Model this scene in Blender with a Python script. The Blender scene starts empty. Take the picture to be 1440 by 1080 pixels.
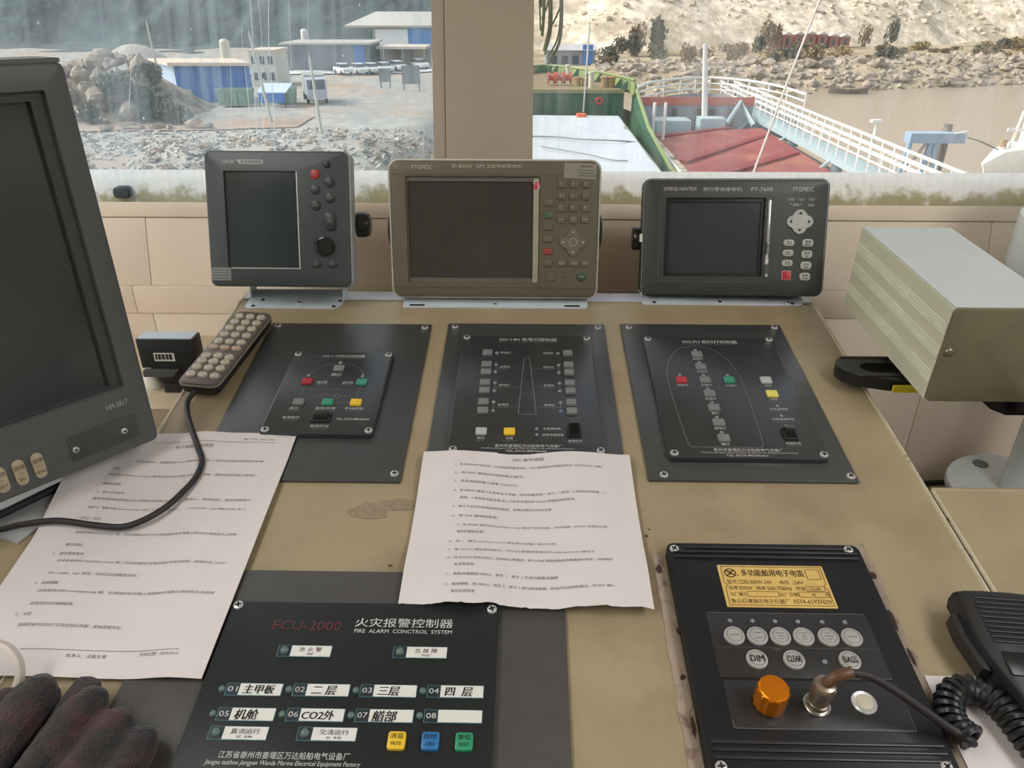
import bpy, bmesh, math, random
from mathutils import Matrix, Vector, Euler, noise
R = math.radians
SC = bpy.context.scene
COL = SC.collection
random.seed(7)

# ------------------------------------------------------------------ camera
ZC = 1.55
PITCH, YAW = R(27.5), R(1.15)
cam = bpy.data.cameras.new('camera')
cam.sensor_fit = 'HORIZONTAL'
cam.sensor_width = 36.0
cam.lens = 36.0 * 1040.0 / 1440.0
cam.clip_start = 0.02
cam.clip_end = 2000
camo = bpy.data.objects.new('camera', cam)
COL.objects.link(camo)
camo.location = (0, 0, ZC)
camo.rotation_euler = (R(90) - PITCH, 0, YAW)
SC.camera = camo

# ------------------------------------------------------------------ world, sun, exposure
SUN_EL, SUN_AZ = R(40), R(-84)          # azimuth from +Y, negative is to the left
world = bpy.data.worlds.new('sky')
SC.world = world
world.use_nodes = True
nt = world.node_tree
nt.nodes.clear()
sky = nt.nodes.new('ShaderNodeTexSky')
sky.sky_type = 'NISHITA'
sky.sun_disc = False
sky.sun_elevation = SUN_EL
sky.sun_rotation = SUN_AZ
sky.air_density = 1.3
sky.dust_density = 4.0
sky.ozone_density = 1.0
hs = nt.nodes.new('ShaderNodeHueSaturation')
hs.inputs['Saturation'].default_value = 0.45
bg = nt.nodes.new('ShaderNodeBackground')
bg.inputs['Strength'].default_value = 0.17
wo = nt.nodes.new('ShaderNodeOutputWorld')
nt.links.new(sky.outputs[0], hs.inputs['Color'])
nt.links.new(hs.outputs[0], bg.inputs['Color'])
nt.links.new(bg.outputs[0], wo.inputs['Surface'])
sl = bpy.data.lights.new('sun', 'SUN')
sl.energy = 0.95
sl.angle = R(1.5)
sl.color = (1.0, 0.93, 0.82)
so = bpy.data.objects.new('sun', sl)
COL.objects.link(so)
so.location = (-8, 0, 9)
so.rotation_euler = Vector((math.sin(SUN_AZ) * math.cos(SUN_EL), math.cos(SUN_AZ) * math.cos(SUN_EL), math.sin(SUN_EL))).to_track_quat('Z', 'Y').to_euler()
SC.view_settings.view_transform = 'Standard'
SC.view_settings.look = 'None'
SC.view_settings.gamma = 1.0
SC.view_settings.use_curve_mapping = False
SC.view_settings.exposure = 0.55

# ------------------------------------------------------------------ frames
TAU = R(9.0)
H = 0.528
FOOT = Vector((0, H * math.sin(TAU), ZC - H * math.cos(TAU)))
DESK = Matrix.Translation(FOOT) @ Matrix.Rotation(TAU, 4, 'X')     # x right, y up the slope, z out of the desk
I4 = Matrix.Identity(4)


def face_frame(o, tilt, roll, yaw):
    m = (Matrix.Rotation(R(yaw), 4, 'Z') @ Matrix.Rotation(R(roll), 4, 'Y') @ Matrix.Rotation(R(-tilt), 4, 'X'))
    s = Matrix(((1, 0, 0, 0), (0, 0, -1, 0), (0, 1, 0, 0), (0, 0, 0, 1)))  # x right, y up, z towards the room
    return Matrix.Translation(Vector(o)) @ m @ s


# ------------------------------------------------------------------ materials
def srgb(r, g, b):
    f = lambda c: (c / 255 / 12.92) if c / 255 <= 0.04045 else ((c / 255 + 0.055) / 1.055) ** 2.4
    return (f(r), f(g), f(b), 1)


MATS = {}


def mat(name, rgb, rough=0.5, metal=0.0, spec=0.5, var=0.06, scale=40.0, bump=0.0, bscale=400.0, coat=0.0, rgb2=None, fac2=(0.5, 0.65), scale2=6.0, trans=0.0):
    if name in MATS:
        return MATS[name]
    m = bpy.data.materials.new(name)
    m.use_nodes = True
    t = m.node_tree
    p = t.nodes['Principled BSDF']
    p.inputs['Roughness'].default_value = rough
    p.inputs['Metallic'].default_value = metal
    p.inputs['Specular IOR Level'].default_value = spec
    p.inputs['Coat Weight'].default_value = coat
    if trans:
        p.inputs['Transmission Weight'].default_value = trans
    tc = t.nodes.new('ShaderNodeTexCoord')
    n = t.nodes.new('ShaderNodeTexNoise')
    n.inputs['Scale'].default_value = scale
    n.inputs['Detail'].default_value = 5
    t.links.new(tc.outputs['Object'], n.inputs['Vector'])
    c = srgb(*rgb)
    mr = t.nodes.new('ShaderNodeMapRange')
    mr.inputs['From Min'].default_value = 0.25
    mr.inputs['From Max'].default_value = 0.75
    mr.inputs['To Min'].default_value = 1 - var * 2
    mr.inputs['To Max'].default_value = 1 + var * 2
    t.links.new(n.outputs['Fac'], mr.inputs['Value'])
    mx = t.nodes.new('ShaderNodeVectorMath')
    mx.operation = 'SCALE'
    mx.inputs[0].default_value = c[:3]
    t.links.new(mr.outputs[0], mx.inputs['Scale'])
    last = mx.outputs[0]
    if rgb2:
        n2 = t.nodes.new('ShaderNodeTexNoise')
        n2.inputs['Scale'].default_value = scale2
        n2.inputs['Detail'].default_value = 8
        n2.inputs['Roughness'].default_value = 0.65
        t.links.new(tc.outputs['Object'], n2.inputs['Vector'])
        rp = t.nodes.new('ShaderNodeMapRange')
        rp.inputs['From Min'].default_value = fac2[0]
        rp.inputs['From Max'].default_value = fac2[1]
        t.links.new(n2.outputs['Fac'], rp.inputs['Value'])
        m2 = t.nodes.new('ShaderNodeMix')
        m2.data_type = 'RGBA'
        t.links.new(rp.outputs[0], m2.inputs['Factor'])
        t.links.new(last, m2.inputs[6])
        m2.inputs[7].default_value = srgb(*rgb2)
        last = m2.outputs[2]
    t.links.new(last, p.inputs['Base Color'])
    if bump:
        nb = t.nodes.new('ShaderNodeTexNoise')
        nb.inputs['Scale'].default_value = bscale
        nb.inputs['Detail'].default_value = 3
        t.links.new(tc.outputs['Object'], nb.inputs['Vector'])
        b = t.nodes.new('ShaderNodeBump')
        b.inputs['Strength'].default_value = bump
        b.inputs['Distance'].default_value = 0.3 / bscale
        t.links.new(nb.outputs['Fac'], b.inputs['Height'])
        t.links.new(b.outputs[0], p.inputs['Normal'])
    MATS[name] = m
    return m


# ------------------------------------------------------------------ mesh builder
def rr(cx, cy, w, h, r, k=4):
    r = max(1e-5, min(r, w / 2 - 1e-6, h / 2 - 1e-6))
    pts = []
    for qx, qy, a0 in ((1, 1, 0), (-1, 1, 90), (-1, -1, 180), (1, -1, 270)):
        ox, oy = cx + qx * (w / 2 - r), cy + qy * (h / 2 - r)
        for i in range(k + 1):
            a = R(a0 + 90 * i / k)
            pts.append((ox + r * math.cos(a), oy + r * math.sin(a)))
    return pts


class MB:
    def __init__(s):
        s.v, s.f = [], []

    def add(s, vs, fs):
        b = len(s.v)
        s.v += [tuple(x) for x in vs]
        s.f += [tuple(b + i for i in q) for q in fs]
        return s

    def box(s, x0, x1, y0, y1, z0, z1, M=None):
        vs = [Vector((x, y, z)) for z in (z0, z1) for y in (y0, y1) for x in (x0, x1)]
        if M:
            vs = [M @ v for v in vs]
        return s.add(vs, [(0, 2, 3, 1), (4, 5, 7, 6), (0, 1, 5, 4), (2, 6, 7, 3), (0, 4, 6, 2), (1, 3, 7, 5)])

    def rings(s, rings, cap0=True, cap1=True, M=None, closed=True):
        n = len(rings[0])
        vs = [Vector(p) for r in rings for p in r]
        if M:
            vs = [M @ v for v in vs]
        fs = []
        for i in range(len(rings) - 1):
            for j in range(n if closed else n - 1):
                a, b = i * n + j, i * n + (j + 1) % n
                fs.append((a, b, b + n, a + n))
        if cap0:
            fs.append(tuple(range(n - 1, -1, -1)))
        if cap1:
            o = (len(rings) - 1) * n
            fs.append(tuple(range(o, o + n)))
        return s.add(vs, fs)

    def rbox(s, cx, cy, w, h, z0, z1, r=0.002, bev=0.0, k=4, M=None, taper=0.0):
        rg = [[(x, y, z0) for x, y in rr(cx, cy, w, h, r, k)]]
        b = bev
        if b > 0:
            rg.append([(x, y, z1 - b) for x, y in rr(cx, cy, w - 2 * taper, h - 2 * taper, r, k)])
            rg.append([(x, y, z1 - b * 0.3) for x, y in rr(cx, cy, w - 2 * taper - b * 0.6, h - 2 * taper - b * 0.6, max(r - b * 0.3, r * 0.5), k)])
            rg.append([(x, y, z1) for x, y in rr(cx, cy, w - 2 * taper - 2 * b, h - 2 * taper - 2 * b, max(r - b, r * 0.4), k)])
        else:
            rg.append([(x, y, z1) for x, y in rr(cx, cy, w - 2 * taper, h - 2 * taper, r, k)])
        return s.rings(rg, M=M)

    def frame(s, o, i, z0, z1, zi=None, bev=0.0, k=4):
        """plate with a hole: o, i = (cx, cy, w, h, r); the hole's wall goes down to zi"""
        zi = z0 if zi is None else zi
        ro = rr(*o, k)
        ob = (o[0], o[1], o[2] - 2 * bev, o[3] - 2 * bev, max(o[4] - bev, o[4] * 0.5))
        rg = [[(x, y, z0) for x, y in ro]]
        if bev:
            rg.append([(x, y, z1 - bev) for x, y in ro])
            om = (o[0], o[1], o[2] - 0.6 * bev, o[3] - 0.6 * bev, o[4])
            rg.append([(x, y, z1 - bev * 0.3) for x, y in rr(*om, k)])
        rg.append([(x, y, z1) for x, y in rr(*ob, k)])
        ri = rr(*i, k)
        rg.append([(x, y, z1) for x, y in ri])
        rg.append([(x, y, zi) for x, y in ri])
        return s.rings(rg, cap0=False, cap1=False)

    def cyl(s, cx, cy, r, z0, z1, seg=20, bev=0.0, r1=None, M=None):
        r1 = r if r1 is None else r1
        c = lambda q, z: [(cx + q * math.cos(2 * math.pi * i / seg), cy + q * math.sin(2 * math.pi * i / seg), z) for i in range(seg)]
        rg = [c(r, z0)]
        if bev:
            rg += [c(r1, z1 - bev), c(r1 - bev * 0.3, z1 - bev * 0.3)]
            rg.append(c(r1 - bev, z1))
        else:
            rg.append(c(r1, z1))
        return s.rings(rg, M=M)

    def lathe(s, prof, seg=24, M=None, c=(0, 0)):
        rg = [[(c[0] + r * math.cos(2 * math.pi * i / seg), c[1] + r * math.sin(2 * math.pi * i / seg), z) for i in range(seg)] for r, z in prof]
        return s.rings(rg, M=M)

    def poly(s, pts, z0, z1, M=None):
        return s.rings([[(x, y, z0) for x, y in pts], [(x, y, z1) for x, y in pts]], M=M)

    def tube(s, pts, r, seg=8, M=None, closed=False, rads=None, flat=1.0):
        pts = [Vector(p) for p in pts]
        n = len(pts)
        rg = []
        up = Vector((0, 0, 1))
        prev = None
        for i, p in enumerate(pts):
            a = pts[(i - 1) % n] if (closed or i > 0) else p
            b = pts[(i + 1) % n] if (closed or i < n - 1) else p
            t = (b - a).normalized()
            if prev is None:
                u = t.cross(up)
                if u.length < 1e-4:
                    u = t.cross(Vector((1, 0, 0)))
                u.normalize()
            else:
                u = (prev - t * prev.dot(t)).normalized()
            prev = u
            w = t.cross(u)
            q = rads[i] if rads else r
            rg.append([p + u * q * math.cos(2 * math.pi * j / seg) + w * q * flat * math.sin(2 * math.pi * j / seg) for j in range(seg)])
        if closed:
            rg.append(rg[0])
        return s.rings(rg, cap0=not closed, cap1=not closed, M=M)

    def line(s, pts, w, z):
        """a thin printed line in the plane z"""
        for (x0, y0), (x1, y1) in zip(pts, pts[1:]):
            d = Vector((x1 - x0, y1 - y0))
            if d.length < 1e-7:
                continue
            n = Vector((-d.y, d.x)).normalized() * w / 2
            s.add([(x0 - n.x, y0 - n.y, z), (x1 - n.x, y1 - n.y, z), (x1 + n.x, y1 + n.y, z), (x0 + n.x, y0 + n.y, z)], [(0, 1, 2, 3)])
        return s


def smooth_path(pts, n=8, closed=False):
    pts = [Vector(p) for p in pts]
    out = []
    m = len(pts)
    for i in range(m if closed else m - 1):
        p1, p2 = pts[i], pts[(i + 1) % m]
        p0 = pts[i - 1] if (closed or i > 0) else p1 * 2 - p2
        p3 = pts[(i + 2) % m] if (closed or i + 2 < m) else p2 * 2 - p1
        for j in range(n):
            t = j / n
            out.append(0.5 * ((2 * p1) + (p2 - p0) * t + (2 * p0 - 5 * p1 + 4 * p2 - p3) * t * t + (3 * p1 - p0 - 3 * p2 + p3) * t ** 3))
    if not closed:
        out.append(pts[-1])
    return out


ROOTM = {}


def _finish(me, angle=38):
    if len(me.polygons):
        me.polygons.foreach_set('use_smooth', [True] * len(me.polygons))
        me.set_sharp_from_angle(angle=R(angle))


def obj(name, mb, material, parent=None, M=I4, angle=38, label=None, fix=True):
    """one mesh object; mb's points are given in frame M"""
    T = M
    if parent is not None:
        T = ROOTM[parent.name].inverted() @ M
    me = bpy.data.meshes.new(name)
    me.from_pydata([T @ Vector(v) for v in mb.v], [], mb.f)
    if fix:
        bm = bmesh.new()
        bm.from_mesh(me)
        bmesh.ops.recalc_face_normals(bm, faces=bm.faces)
        bm.to_mesh(me)
        bm.free()
    me.validate()
    _finish(me, angle)
    if material:
        me.materials.append(material)
    o = bpy.data.objects.new(name, me)
    COL.objects.link(o)
    if parent is not None:
        o.parent = parent
        ROOTM[o.name] = ROOTM[parent.name]
    else:
        ROOTM[o.name] = I4
    if any(k in name for k in ('lettering', 'printed_', 'handwriting', 'key_marks', 'barcode_lines')):
        o['kind'] = 'stuff'
    if label:
        o['label'] = label
    return o


def tag(o, label, cat, group=None):
    o['label'] = label
    o['category'] = cat
    if group:
        o['group'] = group
    return o


def thing(name, label, cat, M=I4, group=None):
    o = bpy.data.objects.new(name, None)
    o.empty_display_size = 0.05
    COL.objects.link(o)
    o.matrix_world = M
    ROOTM[o.name] = M.copy()
    return tag(o, label, cat, group)


def struct(name, mb, material, M=I4, kind='structure', label=None, **k):
    o = obj(name, mb, material, None, M, **k)
    o['kind'] = kind
    if label:
        o['label'] = label
    return o


def desk_at(x, y, h=0.0):
    return DESK @ Matrix.Translation((x, y, h))


def dup(src, parent=None, M=None):
    c = src.copy()
    COL.objects.link(c)
    c.parent = parent
    if M is not None:
        c.matrix_world = M
        ROOTM[c.name] = M.copy()
    return c


_GLYPH = {}


def glyphs(s, shear=0.0, res=2):
    key = (s, shear)
    if key not in _GLYPH:
        cu = bpy.data.curves.new('lettering', 'FONT')
        cu.body = s
        cu.size = 1.0
        cu.shear = shear
        cu.resolution_u = res
        o = bpy.data.objects.new('lettering', cu)
        me = bpy.data.meshes.new_from_object(o)
        _GLYPH[key] = ([tuple(v.co[:2]) for v in me.vertices], [tuple(p.vertices) for p in me.polygons])
        bpy.data.objects.remove(o)
        bpy.data.curves.remove(cu)
        bpy.data.meshes.remove(me)
    return _GLYPH[key]


def text(mb, s, x0, x1, yc, h, z, shear=0.0, align='C', bold=0.0):
    """lettering whose box is x0..x1 wide (x1 None: natural width, x0 its centre or left) and h high about yc"""
    vs, fs = glyphs(s, shear)
    if not vs:
        return mb
    ax, bx = min(v[0] for v in vs), max(v[0] for v in vs)
    ay, by = min(v[1] for v in vs), max(v[1] for v in vs)
    ky = h / max(by - ay, 1e-4)
    if x1 is None:
        kx = ky
        w = (bx - ax) * kx
        x0 = x0 - w / 2 if align == 'C' else (x0 - w if align == 'R' else x0)
    else:
        kx = (x1 - x0) / max(bx - ax, 1e-4)
    for d in ((0,) if not bold else (-bold, 0, bold)):
        mb.add([(x0 + d + (v[0] - ax) * kx, yc - h / 2 + (v[1] - ay) * ky, z + abs(d) * 0.02) for v in vs], fs)
    return mb


# ------------------------------------------------------------------ common materials
M_DESK = mat('console_paint', (158, 143, 113), 0.42, spec=0.45, var=0.05, scale=14, rgb2=(126, 106, 80), fac2=(0.50, 0.82), scale2=5, bump=0.25, bscale=260)
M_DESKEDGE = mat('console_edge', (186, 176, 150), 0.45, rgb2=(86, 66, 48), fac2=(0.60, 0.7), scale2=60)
M_WORN = mat('worn_paint', (158, 142, 124), 0.7, rgb2=(92, 72, 58), fac2=(0.54, 0.72), scale2=55, bump=0.5, bscale=200)
M_WALL = mat('wall_paint', (233, 217, 197), 0.5, var=0.02, scale=6, bump=0.1, bscale=90)
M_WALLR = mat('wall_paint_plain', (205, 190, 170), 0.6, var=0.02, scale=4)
M_PLATE = mat('plate_dark', (61, 64, 64), 0.36, spec=0.9, var=0.08, scale=260, bump=0.15, bscale=900)
M_PANEL = mat('panel_black', (46, 49, 50), 0.30, spec=0.8, var=0.04, scale=50)
M_FIREOUT = mat('fire_back_plate', (74, 72, 69), 0.45, var=0.04, scale=60)
M_SIREN = mat('siren_black', (28, 28, 29), 0.45, spec=0.3, var=0.08, scale=40, bump=0.1, bscale=700)
M_SIREN2 = mat('siren_panel', (40, 39, 39), 0.38, var=0.05, scale=60)
M_STEEL = mat('screw_steel', (214, 214, 212), 0.32, metal=0.55, var=0.05)
M_DARK = mat('dark_slot', (14, 14, 14), 0.7)
M_BLACK = mat('black_plastic', (26, 26, 27), 0.4, var=0.05, bump=0.1, bscale=600)
M_RUBBER = mat('cable_rubber', (38, 34, 36), 0.55, var=0.08)
M_PRINT = mat('white_print', (196, 196, 192), 0.6, var=0.0)
M_DIM = mat('grey_print', (120, 122, 120), 0.6, var=0.0)
M_GREYKEY = mat('grey_key', (120, 122, 120), 0.45, var=0.03)
M_REDKEY = mat('red_key', (172, 58, 62), 0.4)
M_GREENKEY = mat('green_key', (60, 138, 112), 0.4)
M_YELKEY = mat('yellow_key', (226, 188, 50), 0.4)
M_LED = mat('led_cap', (124, 130, 132), 0.25)
M_WHITEPL = mat('white_label', (216, 216, 208), 0.5, var=0.02)
M_INK = mat('ink', (24, 20, 22), 0.7, var=0.0)
M_SCREEN = mat('screen_glass', (68, 66, 62), 0.09, spec=0.5, var=0.1, scale=12)
M_ALU = mat('bracket_alu', (212, 222, 230), 0.30, metal=0.15, var=0.03)  # lightened to blue-white: the window's reflection is put into the base colour
M_PAPER = mat('paper', (214, 207, 204), 0.62, var=0.015, scale=30, spec=0.3)
M_TYPE = mat('type_ink', (124, 116, 114), 0.8, var=0.0)
M_WHITE = mat('white_enamel', (214, 222, 222), 0.25, var=0.02)
M_CREAM = mat('cream_profile', (206, 207, 182), 0.42, var=0.03, scale=12)
M_CREAMTOP = mat('cream_top', (190, 196, 192), 0.35, var=0.03, scale=12)

# ------------------------------------------------------------------ the room
mb = MB().box(-2.2, 2.2, -2.6, 1.30, -0.05, 0.0)
struct('floor', mb, mat('deck_floor', (92, 84, 74), 0.7, var=0.1))
mb = MB().box(-2.26, 2.26, -2.6, 1.55, 2.16, 2.22)
struct('ceiling', mb, mat('ceiling_paint', (214, 206, 194), 0.7))
for nm, xa, xb in (('wall_left', -2.26, -2.2), ('wall_right', 2.2, 2.26)):
    mb = MB().box(xa, xb, -2.6, 1.12, 0, 1.0).box(xa, xb, -2.6, 1.12, 2.04, 2.16)
    for yy in (-2.6, -1.2, 0.2, 1.04):
        mb.box(xa, xb, yy, yy + 0.08, 1.0, 2.04)
    struct(nm, mb, M_WALLR)
struct('wall_rear', MB().box(-2.26, 2.26, -2.66, -2.6, 0, 2.16), M_WALLR)


def emit_mat(name, rgb, strength):
    m = bpy.data.materials.new(name)
    m.use_nodes = True
    t = m.node_tree
    t.nodes.clear()
    o = t.nodes.new('ShaderNodeOutputMaterial')
    e = t.nodes.new('ShaderNodeEmission')
    e.inputs['Color'].default_value = rgb
    e.inputs['Strength'].default_value = strength
    t.links.new(e.outputs[0], o.inputs['Surface'])
    return m


# two added fill lamps, out of view, to brighten the desk and room
FILL_LAMP = emit_mat('fill_lamp_diffuser', (1.0, 0.98, 0.955, 1), 5.9)
for x, yl, lb in ((-0.80, 0.0, 'long added fill lamp over the left half of the wheelhouse'), (0.85, -0.10, 'long added fill lamp over the right half of the wheelhouse')):
    t = thing('added_fill_lamp', lb, 'lamp', Matrix.Translation((x, yl, 2.16)))
    obj('housing', MB().box(x - 0.19, x + 0.19, yl - 0.62, yl + 0.62, 2.125, 2.158), M_WHITE, t)
    obj('diffuser', MB().rbox(x, yl, 0.34, 1.20, 2.095, 2.126, 0.02), FILL_LAMP, t)

# front wall: a plumb lower part, above it a part that leans outwards with the windows
LEAN = R(15)
WY, WZ = 1.14, 1.132
UP = Matrix.Translation((0, WY, WZ)) @ Matrix.Rotation(-LEAN, 4, 'X')      # x right, z up the lean, y outwards
S0 = 0.134                     # sill
S1 = 1.00                      # window head
PX0, PX1 = -0.146, 0.008       # pillar
mb = MB().box(-2.26, 2.26, WY + 0.006, WY + 0.05, 0, WZ + 0.004)
wall = struct('wall_front', mb, M_WALL)


def wpanel(x0, x1, z0, z1, M=I4, y0=None, t=0.006, nm='panel'):
    y0 = WY if y0 is None else y0
    g = 0.0003
    b = MB()
    b.rbox(0, 0, x1 - x0 - 2 * g, z1 - z0 - 2 * g, 0, t + 0.002, 0.002, 0.0012, 2, M=M @ Matrix.Translation(((x0 + x1) / 2, y0 + t + 0.002, (z0 + z1) / 2)) @ Matrix.Rotation(R(90), 4, 'X'))
    return obj(nm, b, M_WALL, wall)


for a, b in ((-2.2, -0.624), (-0.624, 0.0), (0.0, 0.685), (0.685, 2.2)):
    wpanel(a, b, 0.05, 1.084)
for a, b in ((-2.2, -0.648), (-0.648, 0.42), (0.42, 2.2)):
    wpanel(a, b, 1.084, 1.132, y0=WY - 0.002)
for a, b in ((-2.2, -0.615), (-0.615, 0.735), (0.735, 2.2)):
    wpanel(a, b, 0.0, 0.110, UP, 0.0)
wpanel(-2.2, 2.2, 0.110, S0, UP, -0.003, nm='sill_band')
b = MB().box(-2.26, 2.26, 0.008, 0.05, -0.01, S0, UP)
obj('leaning_core', b, M_WALL, wall)
b = MB().box(-2.26, 2.26, -0.004, 0.07, S1, 1.12, UP)
obj('window_head', b, M_WALL, wall)
# pillar between the panes, with a folded edge on its left
b = MB().box(PX0 + 0.020, PX1, -0.012, 0.08, S0 - 0.02, S1, UP)
obj('pillar_face', b, mat('pillar_paint', (176, 162, 144), 0.5, var=0.03, scale=5), wall)
b = MB().box(PX0, PX0 + 0.0185, -0.006, 0.08, S0 - 0.02, S1, UP)
obj('pillar_edge', b, mat('pillar_paint', (176, 162, 144), 0.5), wall)


def glass_mat(name, base, lo, hi, tint):
    m = bpy.data.materials.new(name)
    m.use_nodes = True
    t = m.node_tree
    t.nodes.clear()
    o = t.nodes.new('ShaderNodeOutputMaterial')
    tc = t.nodes.new('ShaderNodeTexCoord')
    mp = t.nodes.new('ShaderNodeMapping')
    mp.inputs['Scale'].default_value = (75, 4, 2.2)
    n1 = t.nodes.new('ShaderNodeTexNoise')
    n1.inputs['Scale'].default_value = 1.0
    n1.inputs['Detail'].default_value = 4
    n2 = t.nodes.new('ShaderNodeTexNoise')
    n2.inputs['Scale'].default_value = 7.0
    n2.inputs['Detail'].default_value = 6
    t.links.new(tc.outputs['Object'], mp.inputs['Vector'])
    t.links.new(mp.outputs[0], n1.inputs['Vector'])
    t.links.new(tc.outputs['Object'], n2.inputs['Vector'])
    ml = t.nodes.new('ShaderNodeMath')
    ml.operation = 'MULTIPLY'
    t.links.new(n1.outputs['Fac'], ml.inputs[0])
    t.links.new(n2.outputs['Fac'], ml.inputs[1])
    mr = t.nodes.new('ShaderNodeMapRange')
    mr.inputs['From Min'].default_value = 0.15
    mr.inputs['From Max'].default_value = 0.42
    mr.inputs['To Min'].default_value = lo
    mr.inputs['To Max'].default_value = hi
    t.links.new(ml.outputs[0], mr.inputs['Value'])
    d = t.nodes.new('ShaderNodeBsdfTranslucent')
    d.inputs['Color'].default_value = tint
    d2 = t.nodes.new('ShaderNodeBsdfDiffuse')
    d2.inputs['Color'].default_value = tint
    ad = t.nodes.new('ShaderNodeMixShader')
    ad.inputs[0].default_value = 0.35
    t.links.new(d.outputs[0], ad.inputs[1])
    t.links.new(d2.outputs[0], ad.inputs[2])
    tr = t.nodes.new('ShaderNodeBsdfTransparent')
    m2 = t.nodes.new('ShaderNodeMixShader')
    t.links.new(mr.outputs[0], m2.inputs[0])
    t.links.new(tr.outputs[0], m2.inputs[1])
    t.links.new(ad.outputs[0], m2.inputs[2])
    t.links.new(m2.outputs[0], o.inputs['Surface'])
    return m


G1 = glass_mat('dirty_glass_hazy', 0, 0.045, 0.27, (0.74, 0.90, 1.0, 1))
G2 = glass_mat('dirty_glass', 0, 0.02, 0.16, (0.97, 0.97, 0.94, 1))
for nm, x0, x1, g in (('window_1', -2.15, PX0, G1), ('window_2', PX1, 2.15, G2)):
    w = thing(nm, '', '', UP @ Matrix.Translation(((x0 + x1) / 2, 0.03, S0)))
    del w['label'], w['category']
    w['kind'] = 'structure'
    obj('pane', MB().box(x0, x1, 0.034, 0.037, S0 - 0.01, S1), g, w, UP)
    obj('gasket', MB().box(x0, x1, 0.026, 0.045, S0 - 0.012, S0 - 0.001), mat('gasket_rubber', (58, 48, 44), 0.8, rgb2=(96, 70, 50), scale2=40), w, UP)
    if nm == 'window_1':
        win1 = w
# dried water runs on the hazy pane
M_RUN = glass_mat('water_run', 0, 0.45, 0.85, (0.92, 0.98, 1.0, 1))
for x, s0, s1, rw in ((-0.437, 0.19, 0.62, 1.5), (-0.426, 0.16, 0.62, 1.7), (-0.409, 0.14, 0.62, 1.9), (-0.455, 0.15, 0.40, 1.2), (-0.480, 0.15, 0.38, 1.0), (-0.372, 0.34, 0.62, 1.0), (-0.347, 0.30, 0.62, 0.9), (-0.293, 0.15, 0.30, 1.0), (-0.640, 0.28, 0.36, 1.2), (-0.175, 0.15, 0.26, 1.2), (-0.225, 0.14, 0.24, 1.0)):
    pts = []
    k = 14
    for i in range(k + 1):
        s = s1 + (s0 - s1) * i / k
        pts.append((x + 0.006 * noise.noise((x * 90, s * 9, 1)) + 0.010 * (1 - i / k), 0.0325, s))
    obj('water_run', MB().tube(pts, rw * 0.0008, 6, flat=0.3, rads=[rw * 0.0008 * (0.7 + 0.6 * abs(noise.noise((x * 50, p[2] * 40, 5)))) for p in pts]), M_RUN, win1, UP)
for i in range(26):
    x, s = random.uniform(-0.80, -0.16), random.uniform(0.15, 0.45)
    q = random.uniform(0.0008, 0.0018)
    obj('water_speck', MB().rbox(0, 0, q * 2, q * 3.2, 0, 0.0006, q, 0.0, 2, M=Matrix.Translation((x, 0.0335, s)) @ Matrix.Rotation(R(90), 4, 'X')), M_RUN, win1, UP)


# mossy ledge outside the panes
def moss_mat():
    m = mat('mossy_ledge', (242, 244, 240), 0.6, var=0.03, rgb2=(158, 154, 112), fac2=(0.5, 0.68), scale2=34, bump=0.4, bscale=150)
    t = m.node_tree
    # the moss grows from the lower joint upwards: bias the noise by height on the ledge
    mixn = [n for n in t.nodes if n.type == 'MIX'][0]
    rp = mixn.inputs['Factor'].links[0].from_node
    src = rp.inputs['Value'].links[0].from_socket
    tc = [n for n in t.nodes if n.type == 'TEX_COORD'][0]
    sp = t.nodes.new('ShaderNodeSeparateXYZ')
    t.links.new(tc.outputs['Object'], sp.inputs[0])
    mr = t.nodes.new('ShaderNodeMapRange')
    mr.inputs['From Min'].default_value = 1.256
    mr.inputs['From Max'].default_value = 1.286
    mr.inputs['To Min'].default_value = 0.24
    mr.inputs['To Max'].default_value = -0.16
    t.links.new(sp.outputs['Z'], mr.inputs['Value'])
    ad = t.nodes.new('ShaderNodeMath')
    t.links.new(src, ad.inputs[0])
    t.links.new(mr.outputs[0], ad.inputs[1])
    t.links.new(ad.outputs[0], rp.inputs['Value'])
    return m


M_MOSS = moss_mat()
prof = [(1.222, 1.20), (1.222, 1.256), (1.224, 1.266), (1.229, 1.276), (1.236, 1.283), (1.247, 1.288), (1.262, 1.289), (1.30, 1.287), (1.33, 1.278), (1.33, 1.20)]
for nm, x0, x1 in (('trim_1', -2.2, PX0 + 0.01), ('trim_2', PX1 - 0.01, 2.2)):
    b = MB()
    b.rings([[(x, y, z) for y, z in prof] for x in (x0, x1)])
    struct(nm, b, M_MOSS, label='white outer window ledge with green moss along its joint')
b = MB()
b.rbox(0, 0, 0.026, 0.018, 0, 0.02, 0.006, 0.005, M=Matrix.Translation((-0.665, 1.222, 1.268)) @ Matrix.Rotation(R(90), 4, 'X'))
tag(obj('rubber_bumper', b, mat('bumper_rubber', (58, 64, 72), 0.6)), 'small dark rubber lump on the mossy ledge by the left window', 'bumper')

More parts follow.
